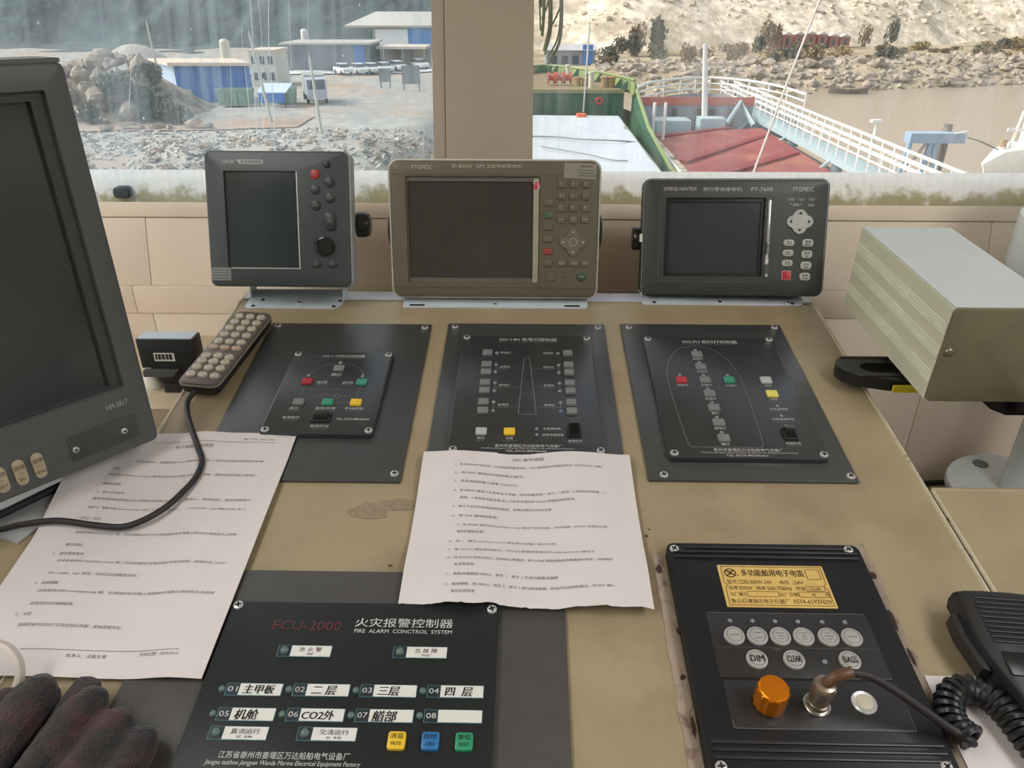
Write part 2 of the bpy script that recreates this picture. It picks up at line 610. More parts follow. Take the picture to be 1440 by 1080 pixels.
# ------------------------------------------------------------------ consoles
def console(name, label, x0, x1, ye, lipw):
    c = thing(name, label, 'console', Matrix.Translation((0.5 * (x0 + x1), 0.6, 0)))
    b = MB()
    # sloping top with a rounded rear edge that levels out
    ends = []
    for x in (x0, x1):
        p = [(x, -0.06, 0.0), (x, ye, 0.0)]
        row = [DESK @ Vector(q) for q in p]
        e = row[-1]
        row += [e + Vector((0, lipw * 0.4, 0.002)), e + Vector((0, lipw, 0.0015)), e + Vector((0, lipw + 0.003, -0.003)), e + Vector((0, lipw + 0.003, -0.03))]
        f = DESK @ Vector((x, -0.06, -0.03))
        row += [Vector((x, row[-1].y - 0.002, row[-1].z)), f]
        ends.append(row)
    b.rings(ends)
    obj('top', b, M_DESK, c, angle=25)
    e = DESK @ Vector((x0, ye, 0))
    f = DESK @ Vector((x0, -0.06, 0))
    for nm, xa, xb in (('side_panel', x0, x0 + 0.012), ('side_panel', x1 - 0.012, x1)):
        b = MB()
        pr = [(f.y, 0.0), (e.y + lipw - 0.004, 0.0), (e.y + lipw - 0.004, e.z - 0.03), (f.y, f.z - 0.03)]
        b.rings([[(xx, y, z) for y, z in pr] for xx in (xa, xb)])
        obj(nm, b, M_DESK, c)
    obj('front_panel', MB().box(x0, x1, f.y, f.y + 0.012, 0, f.z - 0.032), M_DESK, c)
    obj('rear_panel', MB().box(x0, x1, e.y + lipw - 0.016, e.y + lipw - 0.004, 0, e.z - 0.032), M_DESK, c)
    # narrow bright edging strip along the rounded sides
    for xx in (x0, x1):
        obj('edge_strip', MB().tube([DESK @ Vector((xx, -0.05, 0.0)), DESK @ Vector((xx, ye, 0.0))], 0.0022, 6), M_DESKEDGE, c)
    return c


main = console('console_desk', 'wide worn tan console desk carrying the dark control panels', -0.405, 0.403, 0.905, 0.034)
console('side_console', 'tan console desk under the microphone, right of the joint', 0.409, 1.25, 0.540, 0.004)
console('side_console', 'tan console desk under the big tilted monitor, left of the joint', -1.25, -0.411, 0.540, 0.004)
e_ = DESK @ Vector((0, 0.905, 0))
obj('rear_sheen_strip', MB().box(-0.402, 0.400, e_.y + 0.004, e_.y + 0.033, e_.z + 0.0012, e_.z + 0.0034), mat('sheen_strip_pale', (206, 214, 222), 0.22, metal=0.35, var=0.02), main)  # added pale strip: window reflection on the rear lip put into its colour
# worn bare strips along the siren box
for x0, x1, y0, y1 in ((0.1175, 0.1275, 0.25, 0.452), (0.3045, 0.3145, 0.25, 0.47)):
    b = MB()
    n = 24
    L = [(x0 + 0.003 * noise.noise((i * 0.7, x0 * 50, 0)), y0 + (y1 - y0) * i / n) for i in range(n + 1)]
    Rr = [(x1 + 0.004 * noise.noise((i * 0.9, x1 * 50, 3)), y0 + (y1 - y0) * i / n) for i in range(n + 1)]
    for i in range(n):
        b.add([(L[i][0], L[i][1], 0.0005), (Rr[i][0], Rr[i][1], 0.0005), (Rr[i + 1][0], Rr[i + 1][1], 0.0005), (L[i + 1][0], L[i + 1][1], 0.0005)], [(0, 1, 2, 3)])
    obj('worn_strip', b, M_WORN, main, DESK)


def blotch(cx, cy, w, h, seed, m, nm='stain', ang=0, z=0.0004):
    b = MB()
    n = 26
    pts = []
    for i in range(n):
        a = 2 * math.pi * i / n
        q = 1 + 0.45 * noise.noise((math.cos(a) * 1.7 + seed, math.sin(a) * 1.7, seed))
        x, y = w / 2 * q * math.cos(a), h / 2 * q * math.sin(a)
        pts.append((cx + x * math.cos(ang) - y * math.sin(ang), cy + x * math.sin(ang) + y * math.cos(ang), z))
    b.add(pts, [tuple(range(n))])
    obj(nm, b, m, main, DESK)


M_STAIN = mat('scuff', (140, 125, 102), 0.6, var=0.12, scale=300)
M_RUST = mat('rust_spot', (66, 44, 36), 0.8, var=0.2, scale=200)
blotch(-0.152, 0.503, 0.038, 0.020, 1.3, M_STAIN)
blotch(-0.124, 0.512, 0.040, 0.014, 4.1, M_STAIN, z=0.00055)
for i, (x, y, w, h) in enumerate(((0.1215, 0.436, 0.006, 0.009), (0.128, 0.372, 0.003, 0.007), (0.125, 0.330, 0.004, 0.005), (0.126, 0.29, 0.003, 0.016), (0.3095, 0.432, 0.008, 0.008), (0.309, 0.385, 0.004, 0.022), (0.3105, 0.352, 0.003, 0.016), (0.115, 0.475, 0.003, 0.003), (0.1185, 0.483, 0.002, 0.002), (0.407, 0.50, 0.002, 0.006), (0.4075, 0.455, 0.002, 0.008), (0.004, 0.433, 0.003, 0.002), (-0.12, 0.436, 0.004, 0.002), (-0.09, 0.432, 0.003, 0.003))):
    blotch(x, y, w, h, i * 2.7, M_RUST, 'rust_spot', z=0.0009)

# ledge behind the left console
b = MB().box(-1.6, -0.412, 0.887, 1.138, 0.0, 1.044)
ld = tag(obj('cable_ledge', b, mat('ledge_paint', (196, 180, 154), 0.5)), 'tan ledge against the wall behind the big monitor', 'ledge')

# ------------------------------------------------------------------ small parts
def screw(parent, x, y, h, r=0.0042, M=DESK, nm='screw'):
    o = obj(nm, MB().cyl(x, y, r, h, h + 0.0018, 16, 0.0012), M_STEEL, parent, M)
    b = MB()
    a = random.uniform(0, 1.5)
    for q in (a, a + R(90)):
        b.box(-r * 0.62, r * 0.62, -r * 0.16, r * 0.16, 0, 0.0003, Matrix.Translation((x, y, h + 0.0018)) @ Matrix.Rotation(q, 4, 'Z'))
    obj('slot', b, M_DARK, o, M)
    return o


def key(parent, x, y, w, h, z0, z1, m, r=0.0015, bev=0.0008, M=DESK, nm='button', k=3):
    return obj(nm, MB().rbox(x, y, w, h, z0, z1, r, bev, k), m, parent, M)


def led(parent, x, y, r, z0, M=DESK, m=None, nm='indicator_lamp'):
    return obj(nm, MB().lathe([(r, z0), (r, z0 + r * 0.35), (r * 0.75, z0 + r * 0.75), (r * 0.3, z0 + r * 0.95)], 12, c=(x, y)), m or M_LED, parent, M)


def rocker(parent, x, y, w, h, z0, M=DESK):
    o = obj('rocker_switch', MB().frame((x, y, w, h, 0.0015), (x, y, w * 0.74, h * 0.8, 0.0008), z0, z0 + 0.0025, z0, 0.0006), M_BLACK, parent, M)
    b = MB()
    ww, hh = w * 0.72 / 2, h * 0.78 / 2
    b.rings([[(xx, y - hh, z0), (xx, y - hh, z0 + 0.0018), (xx, y, z0 + 0.0024), (xx, y + hh, z0 + 0.0065), (xx, y + hh, z0)] for xx in (x - ww, x + ww)])
    obj('paddle', b, mat('rocker_gloss', (18, 18, 18), 0.18), o, M)
    return o


FOOT_CN = '泰州市姜堰区万达船舶电气设备厂'
FOOT_EN = 'Taizhou jiangyan Wanda Marine Electrical Equipment Factory'
PH = 0.010     # height of the inner panels' face over the desk


def control_panel(name, label, outer, inner, oscrews, iscrews):
    cx, cy = (outer[0] + outer[1]) / 2, (outer[2] + outer[3]) / 2
    p = thing(name, label, 'control panel', desk_at(cx, cy))
    obj('back_plate', MB().rbox(cx, cy, outer[1] - outer[0], outer[3] - outer[2], 0.0006, 0.0034, 0.0015, 0.0006, 2), M_PLATE, p, DESK)
    ix, iy = (inner[0] + inner[1]) / 2, (inner[2] + inner[3]) / 2
    obj('face_panel', MB().rbox(ix, iy, inner[1] - inner[0], inner[3] - inner[2], 0.0030, PH, 0.004, 0.0007, 3), M_PANEL, p, DESK)
    for x, y in oscrews:
        screw(p, x, y, 0.0034, 0.0044)
    for x, y in iscrews:
        screw(p, x, y, PH, 0.0044)
    return p


Z1 = PH + 0.0003
# --- signal flash panel (left)
P1 = control_panel('flash_light_panel', 'dark flash light panel with red, green and yellow keys, beside the remote control', (-0.340, -0.126, 0.541, 0.842), (-0.2885, -0.1645, 0.606, 0.763),
                   [(-0.331, 0.835), (-0.134, 0.833), (-0.133, 0.552), (-0.331, 0.552)], [(-0.283, 0.758), (-0.170, 0.758), (-0.1695, 0.612), (-0.2825, 0.612)])
b, d = MB(), MB()
text(b, 'XD-1 闪光灯控制器', -0.252, -0.199, 0.7545, 0.0060, Z1)
text(d, 'XD-1 Flash Light Controller', -0.252, -0.199, 0.7490, 0.0020, Z1)
text(b, '艏灯', -0.2265, None, 0.7155, 0.0060, Z1)
text(d, 'Stem Light', -0.2265, None, 0.7108, 0.0022, Z1)
text(b, '左闪', -0.2405, None, 0.6995, 0.0060, Z1)
text(d, 'Left Flash', -0.2405, None, 0.6945, 0.0022, Z1)
text(b, '右闪', -0.2100, None, 0.6990, 0.0060, Z1)
text(d, 'Right Flash', -0.2100, None, 0.6940, 0.0022, Z1)
text(b, '调光', -0.2608, None, 0.6500, 0.0050, Z1)
text(d, 'Dimmer', -0.2608, None, 0.6455, 0.0022, Z1)
text(b, '自动/手动', -0.2250, None, 0.6505, 0.0050, Z1)
text(d, 'Automatic/Manual', -0.2250, None, 0.6460, 0.0022, Z1)
text(b, '手动闪光', -0.1928, None, 0.6505, 0.0050, Z1)
text(d, 'Manual Flash', -0.1928, None, 0.6460, 0.0022, Z1)
text(b, '电源指示', -0.2597, None, 0.6335, 0.0045, Z1)
text(d, 'Main Source', -0.2597, None, 0.6290, 0.0022, Z1)
text(b, 'TEL 0523-88246666', -0.2090, -0.1720, 0.6315, 0.0034, Z1)
text(b, '电源开关', -0.2246, None, 0.6190, 0.0050, Z1)
text(d, 'Power Switch', -0.2246, None, 0.6145, 0.0022, Z1)
obj('lettering', b, M_PRINT, P1, DESK)
obj('fine_lettering', d, M_DIM, P1, DESK)
b = MB()
arc = [(-0.2263 + 0.0330 * math.cos(R(a)), 0.7085 + 0.0308 * math.sin(R(a))) for a in range(10, 171, 8)]
b.line(arc, 0.0005, Z1).line([(-0.2588, 0.694), (-0.2588, 0.668)], 0.0005, Z1).line([(-0.1935, 0.694), (-0.1935, 0.668)], 0.0005, Z1).line([(-0.252, 0.6605), (-0.200, 0.6605)], 0.0005, Z1).line([(-0.252, 0.6855), (-0.200, 0.6855)], 0.0005, Z1)
b.line([(-0.246, 0.6735), (-0.238, 0.6735)], 0.0006, Z1).line([(-0.213, 0.6735), (-0.200, 0.6735)], 0.0006, Z1)
for cx in (-0.2335, -0.2165):
    b.line([(cx + 0.0028 * math.cos(R(a)), 0.6735 + 0.0040 * math.sin(R(a))) for a in range(0, 361, 30)], 0.0006, Z1)
b.line([(-0.229, 0.674), (-0.226, 0.674)], 0.0010, Z1).line([(-0.2245, 0.674), (-0.2215, 0.674)], 0.0010, Z1)
obj('printed_diagram', b, M_DIM, P1, DESK)
for x, y, m in ((-0.2257, 0.7275, M_GREYKEY), (-0.2578, 0.7000, M_REDKEY), (-0.1930, 0.6995, M_GREENKEY), (-0.2578, 0.6605, M_GREYKEY), (-0.2248, 0.6605, M_GREENKEY), (-0.1924, 0.6605, M_YELKEY)):
    key(P1, x, y, 0.0128, 0.0108, PH, PH + 0.0026, m)
for x, y in ((-0.2263, 0.7395), (-0.2590, 0.7125), (-0.1940, 0.7120)):
    led(P1, x, y, 0.0026, PH)
rocker(P1, -0.2258, 0.6325, 0.022, 0.0145, PH)

# --- signal lamp panel (middle)
P2 = control_panel('signal_lamp_panel', 'dark signal lamp panel with two columns of grey keys around a mast drawing', (-0.1035, 0.1045, 0.572, 0.845), (-0.082, 0.084, 0.5775, 0.8045),
                   [(-0.094, 0.836), (0.096, 0.836)], [(-0.0755, 0.7995), (0.0785, 0.7995), (0.0800, 0.5835), (-0.0755, 0.5835)])
b, d = MB(), MB()
text(b, 'XD-14H 信号灯控制器', -0.034, 0.040, 0.7955, 0.0072, Z1)
text(d, 'XD-14H Signal Lamp Controller', -0.034, 0.040, 0.7895, 0.0024, Z1)
LY = (0.7640, 0.7386, 0.7231, 0.7013, 0.6861, 0.6642, 0.6484)
for i, y in enumerate(LY):
    key(P2, -0.0472, y, 0.0125, 0.0105, PH, PH + 0.0026, M_GREYKEY)
    led(P2, -0.0357, y, 0.0024, PH)
    key(P2, 0.0527, y, 0.0120, 0.0105, PH, PH + 0.0034, M_GREYKEY, bev=0.0016)
    led(P2, 0.0405, y, 0.0024, PH, m=(mat('blue_led', (96, 110, 140), 0.3) if i == 6 else None))
text(b, '航行灯', -0.0250, None, 0.7655, 0.0040, Z1)
text(d, 'Sailing Light', -0.0220, None, 0.7613, 0.0021, Z1)
text(b, '闪光灯', 0.0285, None, 0.7650, 0.0040, Z1)
text(d, 'Flash Light', 0.0285, None, 0.7608, 0.0021, Z1)
for y in (0.7325, 0.6952, 0.6578):
    for x in (-0.0245, 0.0280):
        text(b, '信号灯', x, None, y + 0.0022, 0.0040, Z1)
        text(d, 'Signal Light', x, None, y - 0.0030, 0.0021, Z1)
text(b, '调光', -0.0471, None, 0.6020, 0.0040, Z1)
text(d, 'Dimmer', -0.0471, None, 0.5980, 0.0020, Z1)
text(b, '消音', -0.0165, None, 0.6020, 0.0040, Z1)
text(d, 'Eliminating Sound', -0.0165, None, 0.5980, 0.0020, Z1)
text(b, '主电源供电', 0.0295, None, 0.6185, 0.0036, Z1)
text(d, 'Main power supply', 0.0295, None, 0.6147, 0.0020, Z1)
text(b, '应急电源供电', 0.0305, None, 0.6083, 0.0036, Z1)
text(d, 'Emergency power supply', 0.0295, None, 0.6045, 0.0020, Z1)
text(b, '电源开关', 0.0540, None, 0.5985, 0.0036, Z1)
text(d, 'Power Switch', 0.0540, None, 0.5945, 0.0020, Z1)
text(b, FOOT_CN, -0.0316, 0.0402, 0.5900, 0.0046, Z1)
text(b, FOOT_EN, -0.0459, 0.0529, 0.5857, 0.0026, Z1)
text(b, 'TEL 0523-88246666', -0.0199, 0.0232, 0.5817, 0.0030, Z1)
obj('lettering', b, M_PRINT, P2, DESK)
obj('fine_lettering', d, M_DIM, P2, DESK)
b = MB()
b.line([(-0.0014, 0.7538), (0.0052, 0.7538), (0.0127, 0.6434), (-0.0075, 0.6434), (-0.0014, 0.7538)], 0.0007, Z1)
for y in (0.7312, 0.6938, 0.6563):
    t = (0.7538 - y) / 0.1104
    b.line([(-0.0357, y), (-0.0014 - 0.0061 * t, y)], 0.0004, Z1).line([(0.0052 + 0.0075 * t, y), (0.0405, y)], 0.0004, Z1)
    b.line([(-0.0357, y - 0.006), (-0.0357, y + 0.006)], 0.0005, Z1).line([(0.0405, y - 0.006), (0.0405, y + 0.006)], 0.0005, Z1)
obj('printed_diagram', b, M_DIM, P2, DESK)
key(P2, -0.0471, 0.6120, 0.0122, 0.0108, PH, PH + 0.0026, mat('light_key', (176, 178, 176), 0.45))
key(P2, -0.0165, 0.6120, 0.0122, 0.0108, PH, PH + 0.0026, M_YELKEY)
led(P2, 0.0132, 0.6178, 0.0020, PH)
led(P2, 0.0132, 0.6080, 0.0020, PH)
led(P2, 0.0525, 0.6265, 0.0022, PH)
rocker(P2, 0.0537, 0.6140, 0.0145, 0.0190, PH)

# --- navigation light panel (right)
P3 = control_panel('navigation_light_panel', 'dark navigation light panel with a ship outline and a row of grey keys', (0.1265, 0.3385, 0.548, 0.847), (0.1505, 0.3160, 0.5745, 0.8045),
                   [(0.137, 0.8375), (0.3300, 0.8400), (0.1425, 0.5550), (0.3325, 0.5560)], [(0.1565, 0.7995), (0.3110, 0.8000), (0.3115, 0.5810), (0.1565, 0.5810)])
b, d = MB(), MB()
text(b, 'XH-7H 航行灯控制器', 0.199, 0.269, 0.7935, 0.0072, Z1)
text(d, 'XH-7H Navigation Light Controller', 0.199, 0.269, 0.7877, 0.0024, Z1)
BY = (0.7638, 0.7370, 0.7103, 0.6836, 0.6573, 0.6310, 0.6048)
NM = ('前桅灯', '左舷灯', '主桅灯', '后桅灯', '艉灯', '拖带灯', '锚灯')
for y, s in zip(BY, NM):
    key(P3, 0.2127, y, 0.0128, 0.0115, PH, PH + 0.0026, M_GREYKEY)
    led(P3, 0.2125, y + 0.0096, 0.0024, PH)
    text(b, s, 0.2127, None, y - 0.0088, 0.0042, Z1)
key(P3, 0.1846, 0.7098, 0.0128, 0.0115, PH, PH + 0.0026, M_REDKEY)
key(P3, 0.2411, 0.7103, 0.0128, 0.0115, PH, PH + 0.0026, M_GREENKEY)
led(P3, 0.1844, 0.7205, 0.0024, PH)
led(P3, 0.2411, 0.7205, 0.0024, PH)
text(b, '左舷灯', 0.1848, None, 0.7008, 0.0042, Z1)
text(b, '右舷灯', 0.2414, None, 0.7008, 0.0042, Z1)
key(P3, 0.2844, 0.7108, 0.0128, 0.0115, PH, PH + 0.0026, mat('light_key', (176, 178, 176), 0.45))
key(P3, 0.2847, 0.6843, 0.0128, 0.0115, PH, PH + 0.0026, mat('pale_yellow_key', (222, 208, 104), 0.4))
text(b, '调光', 0.2844, None, 0.7015, 0.0040, Z1)
text(d, 'Dimmer', 0.2844, None, 0.6972, 0.0020, Z1)
text(b, '消音', 0.2847, None, 0.6752, 0.0040, Z1)
text(d, 'Eliminating Sound', 0.2847, None, 0.6708, 0.0020, Z1)
led(P3, 0.2847, 0.6621, 0.0022, PH)
text(b, '主电源供电', 0.2850, None, 0.6568, 0.0038, Z1)
text(d, 'Main power supply', 0.2850, None, 0.6525, 0.0020, Z1)
led(P3, 0.2846, 0.6444, 0.0022, PH)
text(b, '应急电源供电', 0.2850, None, 0.6390, 0.0038, Z1)
text(d, 'Emergency power supply', 0.2850, None, 0.6345, 0.0020, Z1)
led(P3, 0.2844, 0.6270, 0.0022, PH)
rocker(P3, 0.2850, 0.6130, 0.0145, 0.0190, PH)
text(b, '电源开关', 0.2852, None, 0.5985, 0.0038, Z1)
text(d, 'Power Switch', 0.2852, None, 0.5945, 0.0020, Z1)
text(b, FOOT_CN, 0.1985, 0.2712, 0.5872, 0.0046, Z1)
text(b, FOOT_EN, 0.1838, 0.2849, 0.5826, 0.0026, Z1)
text(b, 'TEL 0523-88246666', 0.2097, 0.2536, 0.5785, 0.0030, Z1)
obj('lettering', b, M_PRINT, P3, DESK)
obj('fine_lettering', d, M_DIM, P3, DESK)
hull = smooth_path([(0.2125, 0.7835, 0), (0.1905, 0.7760, 0), (0.1740, 0.7450, 0), (0.1690, 0.7060, 0), (0.1705, 0.6500, 0), (0.1735, 0.5985, 0), (0.1775, 0.5912, 0)], 5) + \
    smooth_path([(0.2480, 0.5912, 0), (0.2525, 0.5985, 0), (0.2550, 0.6500, 0), (0.2560, 0.7060, 0), (0.2510, 0.7450, 0), (0.2345, 0.7760, 0), (0.2125, 0.7835, 0)], 5)
obj('printed_diagram', MB().line([(p.x, p.y) for p in hull], 0.0006, Z1), M_DIM, P3, DESK)

# --- fire alarm panel
FH = 0.0085
FP = thing('fire_alarm_panel', 'black fire alarm control panel with white name strips and yellow, blue and green keys', 'control panel', desk_at(-0.135, 0.25))
obj('back_plate', MB().rbox(-0.137, 0.294, 0.345, 0.266, 0.0006, 0.0032, 0.0015, 0.0006, 2), M_FIREOUT, FP, DESK)
obj('face_panel', MB().rbox(-0.1325, 0.290, 0.224, 0.199, 0.003, FH, 0.002, 0.0007, 2), mat('fire_panel_black', (33, 37, 36), 0.42, spec=0.35, var=0.03), FP, DESK)
for x, y in ((-0.2395, 0.3850), (-0.0260, 0.3845), (-0.2395, 0.196), (-0.0260, 0.196)):
    screw(FP, x, y, FH, 0.0042)
Z2 = FH + 0.0003
b, r_, ink = MB(), MB(), MB()
text(r_, 'FCU-2000', -0.2046, -0.1487, 0.3662, 0.0088, Z2)
text(b, '火灾报警控制器', -0.1376, -0.0574, 0.3700, 0.0085, Z2)
text(b, 'FIRE  ALARM  CONCTROL  SYSTEM', -0.1371, -0.0576, 0.3619, 0.0035, Z2)
text(b, '江苏省泰州市姜堰区万达船舶电气设备厂', -0.2137, -0.1207, 0.2596, 0.0052, Z2)
text(b, 'Jiangsu taizhou jiangyan Wanda Marine Electrical Equipment Factory', -0.2218, -0.1122, 0.2538, 0.0042, Z2, shear=0.2)
M_STRIPEDGE = mat('strip_edge', (70, 110, 118), 0.4)
M_NUM = mat('number_field', (30, 42, 48), 0.4)
M_REDINK = mat('red_ink', (206, 84, 84), 0.6, var=0)
for s, x0, y in (('01', -0.2250, 0.3090), ('02', -0.1738, 0.3094), ('03', -0.1228, 0.3096), ('04', -0.0722, 0.3100), ('05', -0.2250, 0.2893), ('06', -0.1738, 0.2897), ('07', -0.1228, 0.2899), ('08', -0.0722, 0.2904)):
    st = obj('name_strip', MB().rbox(x0 + 0.0216, y, 0.0432, 0.0104, FH, FH + 0.0005, 0.0003, 0, 1), M_STRIPEDGE, FP, DESK)
    obj('write_field', MB().rbox(x0 + 0.0266, y, 0.0322, 0.0094, FH, FH + 0.0008, 0.0002, 0, 1), M_WHITEPL, st, DESK)
    obj('number_field', MB().rbox(x0 + 0.0054, y, 0.0092, 0.0094, FH, FH + 0.0008, 0.0002, 0, 1), M_NUM, st, DESK)
    text(b, s, x0 + 0.0018, x0 + 0.0092, y, 0.0042, FH + 0.0011)
    led(FP, x0 - 0.0030, y + 0.0001, 0.0027, FH, m=mat('dull_lamp', (92, 112, 108), 0.3))
for s, x, y, k in (('主甲板', -0.1995, 0.3090, 1.0), ('二 层', -0.1500, 0.3090, 1.0), ('三层', -0.1010, 0.3092, 1.0), ('四  层', -0.0480, 0.3096, 1.0), ('机舱', -0.2030, 0.2890, 1.1), ('CO2外', -0.1500, 0.2893, 1.0), ('艏部', -0.1010, 0.2893, 1.15)):
    text(ink, s, x, None, y, 0.0074 * k, FH + 0.0011, shear=0.12, bold=0.00022)
for s, e, x0, y, c in (('总 火 警', 'FIRE', -0.1947, 0.3424, 1), ('总 故 障', 'FAULT', -0.1028, 0.3428, 1), ('直流运行', 'DC   RUN', -0.2262, 0.2750, 0), ('交流运行', 'AC   RUN', -0.1619, 0.2754, 0)):
    st = obj('name_strip', MB().rbox(x0 + 0.0215, y, 0.0430, 0.0104, FH, FH + 0.0005, 0.0003, 0, 1), M_STRIPEDGE, FP, DESK)
    obj('write_field', MB().rbox(x0 + 0.0268, y, 0.0318, 0.0094, FH, FH + 0.0008, 0.0002, 0, 1), M_WHITEPL, st, DESK)
    obj('lamp_field', MB().rbox(x0 + 0.0056, y, 0.0096, 0.0094, FH, FH + 0.0008, 0.0002, 0, 1), M_NUM, st, DESK)
    led(FP, x0 + 0.0056, y, 0.0034, FH + 0.0008, m=mat('dull_lamp', (92, 112, 108), 0.3))
    text(r_ if c else ink, s, x0 + 0.0172 if c else x0 + 0.0160, x0 + 0.0352 if c else x0 + 0.0372, y + 0.0013, 0.0040, FH + 0.0011)
    text(ink, e, x0 + 0.0268, None, y - 0.0028, 0.0018, FH + 0.0011)
obj('lettering', b, M_PRINT, FP, DESK)
fr = obj('red_lettering', r_, mat('dark_red_ink', (92, 40, 42), 0.6, var=0), FP, DESK)
obj('handwriting', ink, M_INK, FP, DESK)
b = MB()
for x, m, s, e in ((-0.0893, M_YELKEY, '消音', 'MUTE'), (-0.0652, mat('blue_key', (44, 112, 170), 0.4), '自检', 'CHECK'), (-0.0411, mat('bright_green_key', (44, 144, 104), 0.4), '复位', 'RESET')):
    key(FP, x, 0.2709, 0.0128, 0.0130, FH, FH + 0.003, m, 0.002, 0.0008)
    text(b, s, x - 0.0048, x + 0.0048, 0.2738, 0.0042, FH + 0.0033)
    text(b, e, x - 0.0036, x + 0.0036, 0.2683, 0.0026, FH + 0.0033)
obj('key_lettering', b, M_INK, FP, DESK)

# --- electronic siren controller
SH = 0.012
SB = thing('siren_controller', 'black siren controller with a gold name plate, orange knob and round keys', 'control panel', desk_at(0.216, 0.34))
obj('case', MB().rbox(0.2155, 0.3535, 0.173, 0.2085, 0.0006, SH, 0.007, 0.0016), M_SIREN, SB, DESK)
for y in (0.4515, 0.4465, 0.4410, 0.2730, 0.2675, 0.2620):
    obj('ridge', MB().rbox(0.2155, y, 0.142 if y > 0.45 else 0.164, 0.0026, SH - 0.0005, SH + 0.0016, 0.001, 0.0006, 2), mat('siren_ridge', (40, 40, 42), 0.35), SB, DESK)
for x, y in ((0.1355, 0.4495), (0.2915, 0.4510), (0.1375, 0.2555), (0.2925, 0.2580)):
    screw(SB, x, y, SH, 0.0042)
pl = obj('name_plate', MB().rbox(0.2157, 0.4097, 0.0916, 0.0440, SH, SH + 0.0009, 0.0006, 0.0003, 2), mat('brass_plate', (222, 186, 108), 0.38, metal=0.15, var=0.05, scale=120), SB, DESK)
Z3 = SH + 0.0011
b = MB()
x0, x1, y0, y1 = 0.1725, 0.2590, 0.3895, 0.4298
b.line([(x0, y0), (x1, y0), (x1, 0.4065), (x1 - 0.0022, 0.4097), (x1, 0.4130), (x1, y1), (x0, y1), (x0, 0.4130), (x0 + 0.0022, 0.4097), (x0, 0.4065), (x0, y0)], 0.0005, Z3)
text(b, '多功能船用电子电笛', 0.1890, 0.2429, 0.4232, 0.0072, Z3, bold=0.00012)
text(b, '型号', 0.1751, 0.1832, 0.4133, 0.0042, Z3)
text(b, 'CDD-300W-24V', 0.1842, 0.2131, 0.4133, 0.0040, Z3)
text(b, '电压', 0.2197, 0.2280, 0.4133, 0.0042, Z3)
text(b, '-24V', 0.2305, 0.2399, 0.4133, 0.0040, Z3)
text(b, '功率', 0.1750, 0.1832, 0.4069, 0.0042, Z3)
text(b, '300W', 0.1838, 0.1954, 0.4069, 0.0040, Z3)
text(b, '频率', 0.1984, 0.2064, 0.4069, 0.0042, Z3)
text(b, '500-700Hz', 0.2076, 0.2286, 0.4069, 0.0040, Z3)
text(b, '声级', 0.2318, 0.2400, 0.4071, 0.0042, Z3)
text(b, '133dB', 0.2432, 0.2530, 0.4071, 0.0030, Z3)
text(b, '出厂编号', 0.1754, 0.1890, 0.4007, 0.0040, Z3)
text(b, '出厂日期', 0.2167, 0.2321, 0.4007, 0.0040, Z3)
text(b, '年', 0.2438, 0.2468, 0.4007, 0.0032, Z3)
text(b, '月', 0.2545, 0.2572, 0.4007, 0.0032, Z3)
text(b, '象山石浦海达电子仪器厂', 0.1745, 0.2230, 0.3935, 0.0046, Z3)
text(b, '0574-65937629', 0.2262, 0.2577, 0.3935, 0.0042, Z3)
for bx in ((0.2408, 0.2562, 0.4046, 0.4095), (0.1898, 0.2158, 0.3982, 0.4034), (0.2328, 0.2580, 0.3982, 0.4034), (0.2450, 0.2566, 0.4168, 0.4272)):
    b.line([(bx[0], bx[2]), (bx[1], bx[2]), (bx[1], bx[3]), (bx[0], bx[3]), (bx[0], bx[2])], 0.00045, Z3)
c = (0.1796, 0.4228)
b.line([(c[0] + 0.0047 * math.cos(R(a)), c[1] + 0.0044 * math.sin(R(a))) for a in range(0, 361, 20)], 0.0010, Z3)
b.line([(c[0] - 0.0030, c[1] + 0.0026), (c[0] + 0.0012, c[1]), (c[0] - 0.0030, c[1] - 0.0024)], 0.0014, Z3)
b.line([(c[0] + 0.0034, c[1] + 0.0028), (c[0] - 0.0008, c[1] + 0.0004), (c[0] + 0.0034, c[1] - 0.0020)], 0.0012, Z3)
text(b, 'R', 0.1862, None, 0.4205, 0.0018, Z3)
obj('lettering', b, mat('plate_ink', (70, 48, 18), 0.5, var=0), pl, DESK)
obj('key_field', MB().rbox(0.2160, 0.3530, 0.131, 0.0590, SH - 0.001, SH + 0.0005, 0.001, 0.0003, 2), M_SIREN2, SB, DESK)
obj('knob_field', MB().rbox(0.2175, 0.3020, 0.131, 0.0385, SH - 0.001, SH + 0.0004, 0.002, 0.0003, 2), M_SIREN2, SB, DESK)
b = MB()
Z4 = SH + 0.0007
b.line([(0.153, 0.3495), (0.281, 0.3495)], 0.0003, Z4)
for a_, c_ in (((0.1527, 0.2832), (0.2823, 0.2832)), ((0.1527, 0.2832), (0.1527, 0.290)), ((0.2823, 0.2832), (0.2823, 0.3000)), ((0.1515, 0.3820), (0.2800, 0.3820))):
    b.line([a_, c_], 0.0005, Z4)
text(b, 'YIRS', 0.2000, None, 0.3480, 0.0026, Z4)
text(b, 'MIC', 0.2560, None, 0.3500, 0.0022, Z4)
text(b, 'VOL', 0.1800, None, 0.2870, 0.0022, Z4)
obj('lettering', b, mat('faint_print', (96, 94, 92), 0.6, var=0), SB, DESK)
M_RKEY = mat('round_key', (164, 162, 156), 0.4, var=0.04)
kt = MB()
kr = MB()
Z5 = SH + 0.0030


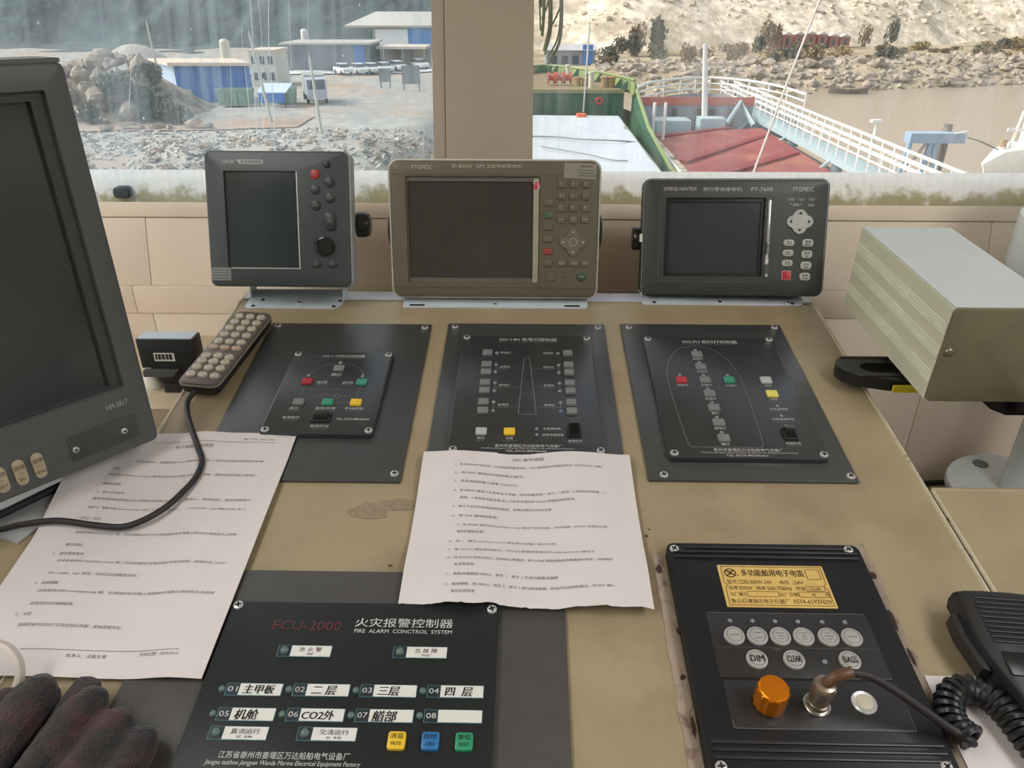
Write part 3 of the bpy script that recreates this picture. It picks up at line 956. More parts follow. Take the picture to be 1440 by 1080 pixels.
def rkey(x, y, r=0.0083):
    obj('round_key', MB().cyl(x, y, r, SH, SH + 0.0027, 24, 0.0008), M_RKEY, SB, DESK)
    kr.line([(x + r * 0.74 * math.cos(R(a)), y + r * 0.74 * math.sin(R(a))) for a in range(0, 361, 15)], 0.00035, Z5)


for i, x in enumerate((0.1692, 0.1876, 0.2058, 0.2243, 0.2441, 0.2625)):
    y = 0.3594
    rkey(x, y)
    led(SB, x - 0.0002, 0.3742, 0.0020, SH)
    rows = {0: ((0, 0.0034),), 1: ((0.0024, 0.0030), (-0.0026, 0.0034)), 2: ((0.0022, 0.0036), (-0.0004, 0.0020), (-0.0030, 0.0020)), 3: ((0.0026, 0.0036), (0.0004, 0.0020), (-0.0016, 0.0020), (-0.0036, 0.0020)), 4: ((0.0028, 0.0020), (0.0, 0.0034), (-0.0028, 0.0020)), 5: ((0, 0.0036),)}[i]
    for dy, w in rows:
        kr.line([(x - w, y + dy), (x + w, y + dy)], 0.0005, Z5)
for s, x in (('DIM', 0.1822), ('CLEAR', 0.2108), ('BASS', 0.2538)):
    rkey(x, 0.3386)
    text(kt, s, x - 0.0052, x + 0.0052, 0.3386, 0.0055, Z5, bold=0.00012)
led(SB, 0.2345, 0.3378, 0.0022, SH)
obj('key_lettering', kt, M_INK, SB, DESK)
obj('key_marks', kr, mat('key_mark', (84, 84, 92), 0.6, var=0), SB, DESK)
# orange fluted knob
b = MB()
kx, ky, kr_ = 0.1822, 0.3030, 0.0110
seg = 48
ring = lambda q, z, fl: [(kx + (q * (1 + (0.075 if (fl and j % 4 < 2) else 0))) * math.cos(2 * math.pi * j / seg), ky + (q * (1 + (0.035 if (fl and j % 4 < 2) else 0))) * math.sin(2 * math.pi * j / seg), z) for j in range(seg)]
b.rings([ring(kr_, SH + 0.001, True), ring(kr_, SH + 0.0185, True), ring(kr_ * 0.97, SH + 0.0200, False), ring(kr_ * 0.90, SH + 0.0206, False)])
kn = obj('volume_knob', b, mat('orange_anodised', (226, 132, 20), 0.28, metal=0.7, var=0.04), SB, DESK, angle=20)
obj('knob_skirt', MB().cyl(kx, ky, 0.0125, SH, SH + 0.0012, 28), M_BLACK, kn, DESK)
# socket, plain push button
obj('microphone_socket', MB().lathe([(0.0098, SH), (0.0098, SH + 0.0022), (0.0088, SH + 0.0030), (0.0080, SH + 0.0032), (0.0080, SH + 0.0070)], 28, c=(0.2170, 0.3020)), mat('nickel', (168, 162, 150), 0.25, metal=0.85), SB, DESK)
pb = obj('push_button', MB().lathe([(0.0092, SH), (0.0092, SH + 0.0016), (0.0082, SH + 0.0024), (0.0066, SH + 0.0020)], 28, c=(0.2525, 0.3043)), M_STEEL, SB, DESK)
obj('button_cap', MB().cyl(0.2525, 0.3043, 0.0062, SH + 0.001, SH + 0.0026, 24, 0.0006), mat('cap_ivory', (206, 198, 176), 0.4), pb, DESK)

# ------------------------------------------------------------------ hand microphone
MC = thing('hand_microphone', 'black hand microphone with a slotted grille and coiled cord, lying on the right console', 'microphone', desk_at(0.375, 0.34))
mx, my = 0.3790, 0.3930
M_MIC = mat('mic_plastic', (34, 33, 33), 0.42, var=0.05, bump=0.2, bscale=700)
MM = DESK @ Matrix.Translation((0.381, 0.345, 0.0)) @ Matrix.Rotation(R(-4), 4, 'Z')
b = MB()
sil = [(-0.027, 0.048, 0.006), (-0.0315, 0.040, 0.0), (-0.0325, 0.010, 0), (-0.029, -0.012, 0), (-0.019, -0.040, 0), (-0.012, -0.056, 0), (0.008, -0.058, 0), (0.018, -0.050, 0), (0.027, -0.012, 0), (0.0325, 0.010, 0), (0.0315, 0.040, 0), (0.027, 0.048, 0)]
sl2 = [(p[0], p[1]) for p in smooth_path([(x, y, 0) for x, y, _ in sil], 3, True)]
sc = lambda k, dz: [(x * k, (y + 0.004) * (1 - (1 - k) * 0.7) - 0.004, dz + (y * 0.06)) for x, y in sl2]
b.rings([sc(0.84, 0.004), sc(0.96, 0.007), sc(1.0, 0.016), sc(0.985, 0.025), sc(0.93, 0.0295), sc(0.85, 0.0305)])
obj('body', b, M_MIC, MC, MM, angle=30)
for i in range(10):
    y = 0.0405 - i * 0.0043
    z = 0.0305 + y * 0.06
    w = 0.043 - abs(i - 3) * 0.0006
    obj('grille_slot', MB().rbox(0.000, y, w, 0.0022, z - 0.001, z + 0.00035, 0.0009, 0, 2), M_DARK, MC, MM)
    obj('grille_bar', MB().rbox(0.000, y - 0.00215, w + 0.001, 0.0016, z - 0.001, z + 0.0012, 0.0006, 0.0005, 2), M_MIC, MC, MM)
obj('badge_recess', MB().rbox(-0.001, -0.018, 0.034, 0.020, 0.0285, 0.0302, 0.002, 0.0004, 3), mat('mic_badge', (28, 28, 28), 0.3), MC, MM)
b = MB()
b.rings([[(x, y, z) for x, y in ((-0.0300, 0.030), (-0.0385, 0.028), (-0.0390, 0.010), (-0.0330, -0.020), (-0.0280, -0.022))] for z in (0.011, 0.0235)])
obj('talk_key', b, M_MIC, MC, MM)
obj('cord_boot', MB().tube([MM @ Vector(p) for p in ((-0.002, -0.054, 0.014), (-0.001, -0.064, 0.013), (0.001, -0.074, 0.012))], 0.006, 12, rads=[0.0075, 0.0065, 0.005]), M_RUBBER, MC)
# coiled cord: out of the frame and back, up in an arch, then plain cable to the siren's socket
path = smooth_path([DESK @ Vector(p) for p in ((0.378, 0.275, 0.013), (0.400, 0.255, 0.012), (0.408, 0.225, 0.012), (0.392, 0.212, 0.012), (0.372, 0.232, 0.012), (0.360, 0.272, 0.012), (0.354, 0.297, 0.012), (0.346, 0.311, 0.0125), (0.333, 0.317, 0.013), (0.321, 0.313, 0.013), (0.3135, 0.302, 0.0125), (0.3115, 0.288, 0.013), (0.317, 0.275, 0.018))], 16)
L = [0.0]
for a_, c_ in zip(path, path[1:]):
    L.append(L[-1] + (c_ - a_).length)
pts, turns, R_ = [], int(L[-1] / 0.0058), 0.0085
nper = 12
j = 0
upv = (DESK.to_3x3() @ Vector((0, 0, 1))).normalized()
for i in range(turns * nper + 1):
    s = L[-1] * i / (turns * nper)
    while j < len(L) - 2 and L[j + 1] < s:
        j += 1
    t = (s - L[j]) / max(L[j + 1] - L[j], 1e-9)
    p = path[j].lerp(path[j + 1], t)
    tg = (path[min(j + 2, len(path) - 1)] - path[max(j - 1, 0)]).normalized()
    u = tg.cross(upv).normalized()
    a = 2 * math.pi * i / nper
    pts.append(p + u * R_ * math.cos(a) + upv * R_ * math.sin(a))
obj('coiled_cord', MB().tube(pts, 0.0026, 6), mat('cord_gloss', (30, 30, 30), 0.32), MC)
plug = [DESK @ Vector(p) for p in ((0.2170, 0.3020, SH + 0.005), (0.2170, 0.3020, SH + 0.0235))]
b = MB().lathe([(0.0074, SH + 0.006), (0.0074, SH + 0.0180), (0.0082, SH + 0.0185), (0.0082, SH + 0.0250), (0.0070, SH + 0.0285), (0.0055, SH + 0.0290)], 24, c=(0.2170, 0.3020))
obj('plug', b, mat('nickel_warm', (176, 166, 150), 0.28, metal=0.85), MC, DESK)
b = MB().tube(smooth_path([DESK @ Vector(p) for p in ((0.2170, 0.3020, SH + 0.027), (0.2200, 0.3025, SH + 0.0335), (0.2270, 0.3040, SH + 0.0370), (0.2340, 0.3055, SH + 0.0375))], 4), 0.0042, 12)
obj('plug_boot', b, mat('boot_brown', (92, 66, 44), 0.4), MC)
b = MB().tube(smooth_path([DESK @ Vector(p) for p in ((0.2330, 0.3053, SH + 0.0375), (0.2480, 0.3045, SH + 0.034), (0.2650, 0.2985, SH + 0.027), (0.2820, 0.2905, SH + 0.019), (0.2980, 0.2830, SH + 0.011), (0.3080, 0.2775, 0.020), (0.3150, 0.2740, 0.017), (0.3195, 0.2760, 0.011))], 6), 0.0031, 10)
obj('cable', b, M_RUBBER, MC)

# small blank paper under the microphone
pp = MB()
pp.add([DESK @ Vector(p) for p in ((0.3130, 0.3345, 0.0012), (0.3720, 0.3340, 0.0012), (0.3950, 0.16, 0.0012), (0.3140, 0.16, 0.0012), (0.3130, 0.3345, 0.0016), (0.3720, 0.3340, 0.0016), (0.3950, 0.16, 0.0016), (0.3140, 0.16, 0.0016))], [(0, 3, 2, 1), (4, 5, 6, 7), (0, 1, 5, 4), (1, 2, 6, 5), (2, 3, 7, 6), (3, 0, 4, 7)])
tag(obj('paper_slip', pp, M_PAPER), 'blank white paper slip under the coiled microphone cord', 'paper')


# ------------------------------------------------------------------ papers
def paper(name, label, hf, x0, x1, y0, y1, nx, ny, edge, lines, rules=()):
    t = thing(name, label, 'paper', desk_at((x0 + x1) / 2, (y0 + y1) / 2))
    vs, fs = [], []
    for k in (0, 1):
        for i in range(ny + 1):
            for j in range(nx + 1):
                u, v = j / nx, i / ny
                x, y = x0 + (x1 - x0) * u, y0 + (y1 - y0) * v
                x, y = edge(x, y, u, v)
                vs.append((x, y, hf(x, y) - 0.00025 * k))
    n = (nx + 1) * (ny + 1)
    for i in range(ny):
        for j in range(nx):
            a = i * (nx + 1) + j
            q = (a, a + 1, a + nx + 2, a + nx + 1)
            fs.append(q)
            fs.append(tuple(n + c for c in reversed(q)))
    rim = [j for j in range(nx + 1)] + [i * (nx + 1) + nx for i in range(1, ny + 1)] + [ny * (nx + 1) + j for j in range(nx - 1, -1, -1)] + [i * (nx + 1) for i in range(ny - 1, 0, -1)]
    for a, c in zip(rim, rim[1:] + rim[:1]):
        fs.append((a, n + a, n + c, c))
    b = MB()
    b.add(vs, fs)
    obj('sheet', b, M_PAPER, t, DESK, angle=60)
    b = MB()
    for s, xa, xb, y, h in lines:
        text(b, s, xa, xb, y, h, 0.0, align='L', shear=0.0)
    for (xa, ya), (xb, yb) in rules:
        k = 16
        b.line([(xa + (xb - xa) * i / k, ya + (yb - ya) * i / k) for i in range(k + 1)], 0.0005, 0)
    b.v = [(x, y, hf(x, y) + 0.0004) for x, y, z in b.v]
    obj('lettering', b, M_TYPE, t, DESK)
    return t


def hl(x, y):
    z = 0.0052 + 0.0016 * math.sin(x * 38 + y * 11) + 0.0012 * noise.noise((x * 13, y * 11, 2))
    z += 0.0035 * math.exp(-((x + 0.30 + (y - 0.42) * 0.25) / 0.022) ** 2)
    z += max(0.0, (-0.425 - x)) * 0.55 * max(0, min(1, (y - 0.46) / 0.08))
    z += 0.002 * math.exp(-((y - 0.60) / 0.02) ** 2)
    return max(z, 0.0040 if x < -0.25 else 0.004)


LT = [('电子海图操作规程', -0.3716, -0.3300, 0.5860, 0.0048), ('第1页 共1页', -0.3020, -0.2690, 0.5972, 0.0028),
      ('1、开机程序，按面板power键开机，进入操作界面后按相应菜单', -0.4120, -0.2707, 0.5640, 0.0034), ('自检。', -0.4230, None, 0.5520, 0.0034),
      ('按菜单上的chart center 键可以显示以本船为中心的海图，旋转滚轮可放大或缩小', -0.4240, -0.2712, 0.5432, 0.0034), ('调整亮暗度。', -0.4240, None, 0.5300, 0.0034), ('2、显示方式选择', -0.4240, None, 0.5180, 0.0034),
      ('选择屏幕右侧的显示方式键可选择显示北向上、航向上、相对运动、真运动等模式', -0.4240, -0.2674, 0.5090, 0.0034), ('按2 键选course up (北向上)、 north up等(向上)', -0.4230, -0.2690, 0.4970, 0.0034), ('（复位）按钮。', -0.4230, None, 0.4830, 0.0034),
      ('选择菜单中的TARGET 键，可以选择AIS,TT,TTI,可选择在电子海图上显示AIS 物标及人工录取', -0.4190, -0.2672, 0.4650, 0.0034), ('雷达目标。', -0.4200, None, 0.4500, 0.0034), ('3、 雷达图像叠加', -0.4270, None, 0.4395, 0.0034),
      ('选择菜单中的 RADAR overlay 键，可选择叠加1号雷达或2号雷达图像，按键开启（enh）', -0.4190, -0.2668, 0.4312, 0.0034), ('AIS、route、user 航标、并标注出想要显示的。', -0.4200, -0.3408, 0.4178, 0.0034), ('4、 航线编辑', -0.4260, None, 0.4070, 0.0034),
      ('选择菜单中的 route planning 键，在海图的航点输入或直接在海图上用光标点击选择', -0.4190, -0.2652, 0.3985, 0.0034), ('航路点的方式编辑航线。', -0.4180, None, 0.3856, 0.0034), ('5、 关机', -0.4250, None, 0.3750, 0.0034),
      ('选择菜单中的EXIT 可退出显示界面，按电源键关机。', -0.4170, -0.3305, 0.3645, 0.0036), ('批准人：设备主管', -0.3630, -0.3310, 0.3372, 0.0034), ('生效日期：2019.04.15', -0.3050, -0.2730, 0.3392, 0.0034)]
paper('instruction_sheet', 'white printed sheet with chart instructions, lying under the remote control cord', hl, -0.456, -0.2475, 0.3185, 0.6085, 40, 50, lambda x, y, u, v: (x, y), LT, [((-0.402, 0.3418), (-0.2735, 0.3428)), ((-0.40, 0.5930), (-0.2650, 0.5925))])


def hg(x, y):
    z = 0.0108 + 0.0030 * math.sin((x - 0.03) * 52 + (y - 0.5) * 6) * (0.4 + 0.6 * abs(math.sin(y * 21))) + 0.0012 * noise.noise((x * 16, y * 14, 8))
    z -= 0.004 * max(0, min(1, (0.56 - y) / 0.05)) * max(0, min(1, (y - 0.43) / 0.03))
    return max(z, 0.005)


def ge(x, y, u, v):
    if v < 0.02:
        y += 0.0026 * noise.noise((x * 55, 3, 1)) + 0.0012 * noise.noise((x * 240, 1, 4)) - 0.003 * u
    if v > 0.98:
        y += 0.0012 * noise.noise((x * 30, 9, 1))
    return x, y


GT = [('GPS 操作规程', -0.0125, 0.0199, 0.5690, 0.0050), ('1、按 PWR/DIM 键开机，在开机后屏幕变亮后，Dim 键用来调节屏幕背景灯（PWR/DIM）关机。', -0.0708, 0.0797, 0.5573, 0.0033), ('2、按 DISP 键选择不同的显示模式。', -0.0703, 0.0, 0.5459, 0.0033), ('3、菜单选择按键入或者 CURSOR。', -0.0697, -0.006, 0.5343, 0.0033),
      ('4、按 MENU 键进入主菜单及子菜单，按不同数字键 1 到 9，1 航线，2 航路点列表等，3', -0.0693, 0.0796, 0.5222, 0.0033), ('警报，4 系统等功能设置,进入子菜单设置完按 MENU/存储返回到原来。', -0.0627, 0.050, 0.5130, 0.0033), ('5、按上下左右光标键选择所需项，按确认键可以修改设置。', -0.0689, 0.028, 0.5018, 0.0033), ('6、按 CLR 键消除警报。', -0.0687, -0.024, 0.4900, 0.0033),
      ('7、按 MARK 键可以在 plotting screen 模式下显示光标，移动位置，EVENT 记录点位置，', -0.0630, 0.0795, 0.4785, 0.0033), ('储存的最新位置。', -0.0625, None, 0.4704, 0.0033), ('8、按 + - 键可 plotting screen 模式放大和缩小显示比例', -0.0686, 0.029, 0.4585, 0.0033), ('9、按 GOTO 键设置航路点，FOCUS 按键清除显示到 plotting screen 模式下', -0.0685, 0.064, 0.4478, 0.0033),
      ('10、按 ROUTE 选择正向上、航向向上等模式，按 CLEAR 键取消航线不需要操作警报，OMP键及', -0.0684, 0.0794, 0.4372, 0.0033), ('水深警报值。', -0.0614, None, 0.4287, 0.0033), ('11、航路点编辑按 MENU、数字 1、数字 1 可进行航路点编辑', -0.0679, 0.030, 0.4180, 0.0033), ('12、航线编辑，按 MENU，数字 2，数字 2 进行航线编辑，移动方向选择航路点，按 ENT 确认', -0.0681, 0.0783, 0.4070, 0.0033), ('显示航线信息', -0.0618, None, 0.3996, 0.0033)]
paper('torn_sheet', 'white printed sheet with a torn lower edge, lying below the middle panel', hg, -0.1055, 0.1095, 0.3890, 0.5790, 60, 36, ge, GT)

# ------------------------------------------------------------------ displays along the rear edge
def bracket(parent, x0, x1, y0, y1, t=0.002, up=0.03, holes=(), slots=(), uw=0.04, chamfer=0.008):
    b = MB()
    cx, cy = (x0 + x1) / 2, (y0 + y1) / 2
    pts = [(x0, y1), (x0, y0 + chamfer * 0.3), (x0 + chamfer * 0.3, y0), (x1 - chamfer, y0), (x1, y0 + chamfer), (x1, y1)]
    b.poly(pts, 0.0005, 0.0005 + t)
    base = obj('bracket', b, M_ALU, parent, DESK)
    for xa in (x0, x1 - t):
        obj('bracket_arm', MB().rings([[(xx, y1, 0.002), (xx, y1 - uw * 0.5, 0.002), (xx, y1 + 0.012, up), (xx, y1 + 0.040, up)] for xx in (xa, xa + t)]), M_ALU, parent, DESK)
    for x, y in holes:
        obj('hole', MB().cyl(x, y, 0.0028, t + 0.0004, t + 0.0008, 12), M_DARK, base, DESK)
    for x, y, w in slots:
        obj('slot', MB().rbox(x, y, w, 0.004, t + 0.0004, t + 0.0008, 0.002, 0, 3), M_DARK, base, DESK)
    return base


# --- echo sounder (left)
FE = face_frame((-0.3311, 0.9682, 1.2891), 17.55, 0.12, -0.1)
M_ES = mat('sounder_grey', (66, 72, 72), 0.42, var=0.03, bump=0.08, bscale=900)
ES = thing('echo_sounder', 'dark grey square display with a red power key and round dial, behind the remote', 'display', desk_at(-0.325, 0.89))
obj('bezel', MB().frame((0, 0, 0.190, 0.1765, 0.008), (-0.0215, -0.0003, 0.0975, 0.1260, 0.001), -0.016, 0.0, -0.004, 0.002), M_ES, ES, FE)
obj('rim', MB().frame((0.001, 0, 0.194, 0.1780, 0.010), (0, 0, 0.188, 0.174, 0.008), -0.024, -0.0035, -0.020, 0.001), mat('rim_light', (150, 152, 150), 0.4), ES, FE)
obj('back_shell', MB().rbox(-0.006, 0.002, 0.150, 0.160, -0.085, -0.012, 0.012), M_ES, ES, FE)
obj('screen', MB().rbox(-0.0215, -0.0003, 0.0985, 0.1270, -0.006, -0.0038, 0.001), mat('sounder_screen', (58, 65, 63), 0.14, var=0.08, scale=8), ES, FE)
obj('screen_edge', MB().box(0.0262, 0.0278, -0.0632, 0.0627, -0.003, 0.0006).box(-0.066, 0.0278, -0.0645, -0.0632, -0.003, 0.0006), mat('edge_chrome', (190, 194, 192), 0.3), ES, FE)
M_ESK = mat('sounder_key', (48, 52, 52), 0.4)
d = MB()
for x, y, r, m, s in ((0.0516, 0.0592, 0.0062, mat('power_red', (168, 40, 50), 0.4), None), (0.0677, 0.0715, 0.0045, M_BLACK, None), (0.0705, 0.0491, 0.0066, M_ESK, '增'), (0.0509, 0.0395, 0.0066, M_ESK, '光标'), (0.0705, 0.0289, 0.0066, M_ESK, '量程'), (0.0510, 0.0193, 0.0066, M_ESK, '菜单')):
    obj('power_key' if m.name == 'power_red' else 'round_key', MB().cyl(x, y, r, -0.001, 0.0022, 20, 0.0010), m, ES, FE)
    if s:
        text(d, s, x, None, y, 0.0036, 0.0025)
text(d, 'o', 0.0516, None, 0.0592, 0.0038, 0.0025)
obj('rocker_key', MB().rbox(0.0699, -0.0017, 0.0150, 0.0240, -0.001, 0.0030, 0.0060, 0.0012), M_ESK, ES, FE)
text(d, 'FQ', 0.0699, None, -0.0017, 0.0040, 0.0033)
obj('dial', MB().lathe([(0.0128, -0.001), (0.0128, 0.004), (0.0118, 0.0055), (0.0100, 0.0060), (0.0092, 0.0048)], 30, c=(0.0619, -0.0338)), mat('dial_gloss', (36, 38, 38), 0.2), ES, FE)
for x, s in ((0.0500, '确认'), (0.0712, '取消')):
    obj('small_key', MB().rbox(x, -0.0578, 0.0110, 0.0090, -0.001, 0.0022, 0.004, 0.001), M_ESK, ES, FE)
    text(d, s, x, None, -0.0578, 0.0034, 0.0025)
obj('key_lettering', d, M_DIM, ES, FE)
d = MB()
text(d, 'OVA', -0.0708, -0.0549, 0.0744, 0.0050, 0.0003)
obj('lettering', d, M_PRINT, ES, FE)
bd = obj('badge', MB().poly([(-0.0525, 0.0772), (-0.0470, 0.0714), (-0.0180, 0.0714), (-0.0154, 0.0743), (-0.0180, 0.0772)], 0, 0.0006), mat('badge_silver', (168, 170, 166), 0.4), ES, FE)
obj('lettering', text(MB(), 'ES9000', -0.0455, -0.0185, 0.0743, 0.0042, 0.0008), M_INK, bd, FE)
st = obj('sticker', MB().rbox(-0.0805, -0.0720, 0.0270, 0.0172, 0, 0.0004, 0.0005), mat('silver_sticker', (128, 132, 130), 0.4), ES, FE)
d = MB()
for i in range(4):
    d.line([(-0.0920, -0.0665 - i * 0.0038), (-0.0690, -0.0665 - i * 0.0038)], 0.0009, 0.0006)
obj('lettering', d, mat('sticker_ink', (86, 88, 88), 0.6), st, FE)
obj('mount_knob', MB().lathe([(0.004, 0.060), (0.006, 0.094), (0.0175, 0.098), (0.0175, 0.108), (0.0150, 0.1145), (0.008, 0.116)], 14, M=Matrix.Translation((0, -0.004, -0.038)) @ Matrix.Rotation(R(90), 4, 'Y')), mat('knob_gloss', (30, 30, 30), 0.25), ES, FE)
bracket(ES, -0.392, -0.258, 0.884, 0.936, up=0.085, holes=((-0.381, 0.888), (-0.268, 0.888), (-0.372, 0.905), (-0.262, 0.904)), uw=0.05, chamfer=0.010)
screw(ES, -0.318, 0.896, 0.0026, 0.0034)

# --- satellite navigator (middle)
FG = face_frame((-0.0435, 0.9821, 1.2722), 11.71, 0.09, 0.32)
M_GPS = mat('navigator_olive', (100, 94, 78), 0.45, var=0.03, bump=0.08, bscale=900)
M_GPSK = mat('navigator_key', (104, 98, 84), 0.45)
GP = thing('satellite_navigator', 'olive grey display with a wide keypad, in the middle of the rear edge', 'display', desk_at(-0.042, 0.90))
obj('bezel', MB().frame((0, 0, 0.2800, 0.1815, 0.012), (-0.0290, -0.0003, 0.1800, 0.1420, 0.003), -0.018, 0.0, -0.006, 0.003), M_GPS, GP, FG)
obj('rim', MB().frame((0, 0, 0.2850, 0.1855, 0.014), (0, 0, 0.277, 0.178, 0.011), -0.026, -0.004, -0.02, 0.002), mat('navigator_rim', (196, 194, 180), 0.45), GP, FG)
obj('back_shell', MB().rbox(0, 0.002, 0.266, 0.168, -0.080, -0.012, 0.02), M_GPS, GP, FG)
obj('screen_surround', MB().frame((-0.0290, -0.0003, 0.1810, 0.1430, 0.003), (-0.0324, -0.0003, 0.1684, 0.1285, 0.001), -0.0065, -0.0035, -0.006), mat('surround_olive', (104, 100, 86), 0.4), GP, FG)
obj('screen', MB().rbox(-0.0324, -0.0003, 0.1690, 0.1290, -0.0075, -0.0055, 0.001), M_SCREEN, GP, FG)
obj('light_strip', MB().rbox(0.0562, -0.0008, 0.0078, 0.1390, -0.0040, -0.0022, 0.002, 0.0006), mat('strip_pale', (166, 162, 140), 0.35), GP, FG)
obj('seam', MB().box(-0.137, 0.137, -0.0776, -0.0770, -0.0005, 0.0003).box(-0.136, 0.136, 0.0726, 0.0732, -0.0005, 0.0003), mat('seam_dark', (70, 66, 56), 0.6), GP, FG)
d = MB()
for r in range(4):
    for c in range(3):
        x, y = 0.0897 + c * 0.0162, 0.0612 - r * 0.01537
        key(GP, x, y, 0.0108, 0.0102, -0.001, 0.0022, M_GPSK, 0.0018, 0.0008, FG)
        text(d, ('1', '2', '3', '4', '5', '6', '7', '8', '9', 'CLR', '0', 'MENU')[r * 3 + c], x - (0.0016 if r < 3 else 0), None, y + 0.0008, 0.0034 if r < 3 or c == 1 else 0.0020, 0.0025)
for i in range(6):
    m = (M_GPSK, mat('green_tint_key', (82, 106, 84), 0.45), M_GPSK, M_GPSK, mat('dull_red_key', (150, 64, 58), 0.45), M_GPSK)[i]
    key(GP, 0.0727, 0.0370 - i * 0.01606, 0.0120, 0.0086, -0.001, 0.0022, m, 0.0030, 0.0008, FG, nm='soft_key')
for i, s in enumerate(('MARK', 'GOTO', 'ENT')):
    key(GP, 0.0917 + i * 0.0161, -0.0432, 0.0115, 0.0086, -0.001, 0.0022, M_GPSK, 0.002, 0.0008, FG)
    text(d, s, 0.0917 + i * 0.0161, None, -0.0432, 0.0020, 0.0025)
b = MB()
pad = []
for k in range(40):
    a = 2 * math.pi * k / 40
    q = 0.0155 + 0.0030 * math.cos(4 * a)
    pad.append((0.1066 + q * math.cos(a), -0.0146 + q * math.sin(a)))
b.poly(pad, -0.001, 0.0022)
dp = obj('cursor_pad', b, mat('pad_olive', (112, 106, 92), 0.42), GP, FG)
b = MB()
for a in (0, 90, 180, 270):
    c, s = math.cos(R(a)), math.sin(R(a))
    P = lambda u, v: (0.1066 + u * c - v * s, -0.0146 + u * s + v * c, 0.0026)
    b.add([P(0.0150, 0), P(0.0125, 0.0016), P(0.0125, -0.0016)], [(0, 1, 2)])
b.line([(0.1066 + 0.0052 * math.cos(R(a)), -0.0146 + 0.0052 * math.sin(R(a))) for a in range(0, 361, 20)], 0.0005, 0.0026)
obj('arrow_mark', b, M_PRINT, dp, FG)
obj('card_door', MB().rbox(0.0772, -0.0613, 0.0120, 0.0118, -0.001, 0.0006, 0.001, 0.0003), M_GPS, GP, FG)
obj('card_door_gap', MB().frame((0.0772, -0.0613, 0.0136, 0.0132, 0.001), (0.0772, -0.0613, 0.0122, 0.0120, 0.001), -0.001, 0.0003), mat('seam_dark', (70, 66, 56), 0.6), GP, FG)
obj('sensor_dot', MB().cyl(0.0972, -0.0619, 0.0011, 0, 0.0004, 10), M_DARK, GP, FG)
obj('power_key', MB().cyl(0.1191, -0.0613, 0.0060, -0.001, 0.0024, 24, 0.001), mat('power_green', (58, 84, 66), 0.4), GP, FG)
text(d, 'PWR', 0.1191, None, -0.0613, 0.0024, 0.0027)
obj('key_lettering', d, mat('pale_print', (186, 180, 160), 0.6, var=0), GP, FG)
d = MB()
text(d, 'FTGMDC', -0.1099, -0.0821, 0.0822, 0.0050, 0.0003)
text(d, 'IF-8503', -0.0560, -0.0298, 0.0835, 0.0042, 0.0003)
text(d, 'GPS', -0.0242, -0.0130, 0.0836, 0.0044, 0.0003)
text(d, '卫星导航接收机', -0.0110, 0.0368, 0.0838, 0.0046, 0.0003)
obj('lettering', d, mat('pale_print', (186, 180, 160), 0.6, var=0), GP, FG)
st = obj('sticker', MB().rbox(0.1137, 0.0780, 0.0425, 0.0195, 0.0, 0.0004, 0.0005, M=Matrix.Translation((0.1137, 0.0780, 0)) @ Matrix.Rotation(R(-2.5), 4, 'Z') @ Matrix.Translation((-0.1137, -0.0780, 0))), mat('grey_sticker', (146, 142, 130), 0.45), GP, FG)
d = MB()
text(d, '检验合格证', 0.1140, 0.1300, 0.0840, 0.0032, 0.0007)
for i in range(3):
    d.line([(0.1110, 0.0795 - i * 0.0036), (0.1325, 0.0787 - i * 0.0036)], 0.0009, 0.0007)
obj('lettering', d, mat('sticker_ink', (86, 88, 88), 0.6), st, FG)
obj('red_tag', MB().rbox(0.0562, 0.0594, 0.0085, 0.0085, -0.0025, -0.0004, 0.0008), mat('tag_red', (196, 56, 78), 0.4, rgb2=(230, 226, 226), fac2=(0.5, 0.52), scale2=120), GP, FG)
for s in (-1, 1):
    obj('mount_knob', MB().lathe([(0.005, 0.0), (0.024, 0.001), (0.024, 0.006), (0.021, 0.0085), (0.012, 0.0095)], 22, M=Matrix.Translation((s * 0.1385, -0.002, -0.034)) @ Matrix.Rotation(R(90 * s), 4, 'Y')), mat('knob_brown', (52, 46, 40), 0.35), GP, FG)
bracket(GP, -0.172, 0.086, 0.889, 0.945, up=0.09, slots=((-0.152, 0.8935, 0.022), (0.064, 0.8935, 0.022)), uw=0.05, chamfer=0.004)
screw(GP, -0.043, 0.8955, 0.0026, 0.003)

# --- navtex receiver (right)
FN = face_frame((0.2824, 0.9938, 1.2605), 18.53, -0.97, -3.43)
M_NAV = mat('navtex_black', (58, 60, 58), 0.40, var=0.03, bump=0.08, bscale=900)
NV = thing('navtex_receiver', 'black display with pale grey keys and an arrow pad, rightmost on the rear edge', 'display', desk_at(0.28, 0.915))
obj('bezel', MB().frame((0, 0, 0.2440, 0.1545, 0.009), (-0.0260, 0.0005, 0.1330, 0.1060, 0.002), -0.016, 0.0, -0.008, 0.002), M_NAV, NV, FN)
obj('rim', MB().frame((0, 0.0005, 0.2490, 0.1575, 0.011), (0, 0, 0.2425, 0.1525, 0.009), -0.022, -0.003, -0.018, 0.001), mat('navtex_rim', (30, 31, 31), 0.25), NV, FN)
obj('rim_light', MB().frame((0, 0.0005, 0.2455, 0.1555, 0.0095), (0, 0, 0.2425, 0.1525, 0.009), -0.004, -0.0016, -0.004), mat('rim_silver', (140, 146, 142), 0.35), NV, FN)
obj('back_shell', MB().rbox(0, 0.0, 0.232, 0.142, -0.075, -0.012, 0.012), M_NAV, NV, FN)
obj('screen_surround', MB().frame((-0.0260, 0.0005, 0.1340, 0.1070, 0.002), (-0.0257, 0.0006, 0.1240, 0.0960, 0.001), -0.0085, -0.0050, -0.008), mat('surround_black', (34, 35, 34), 0.3), NV, FN)
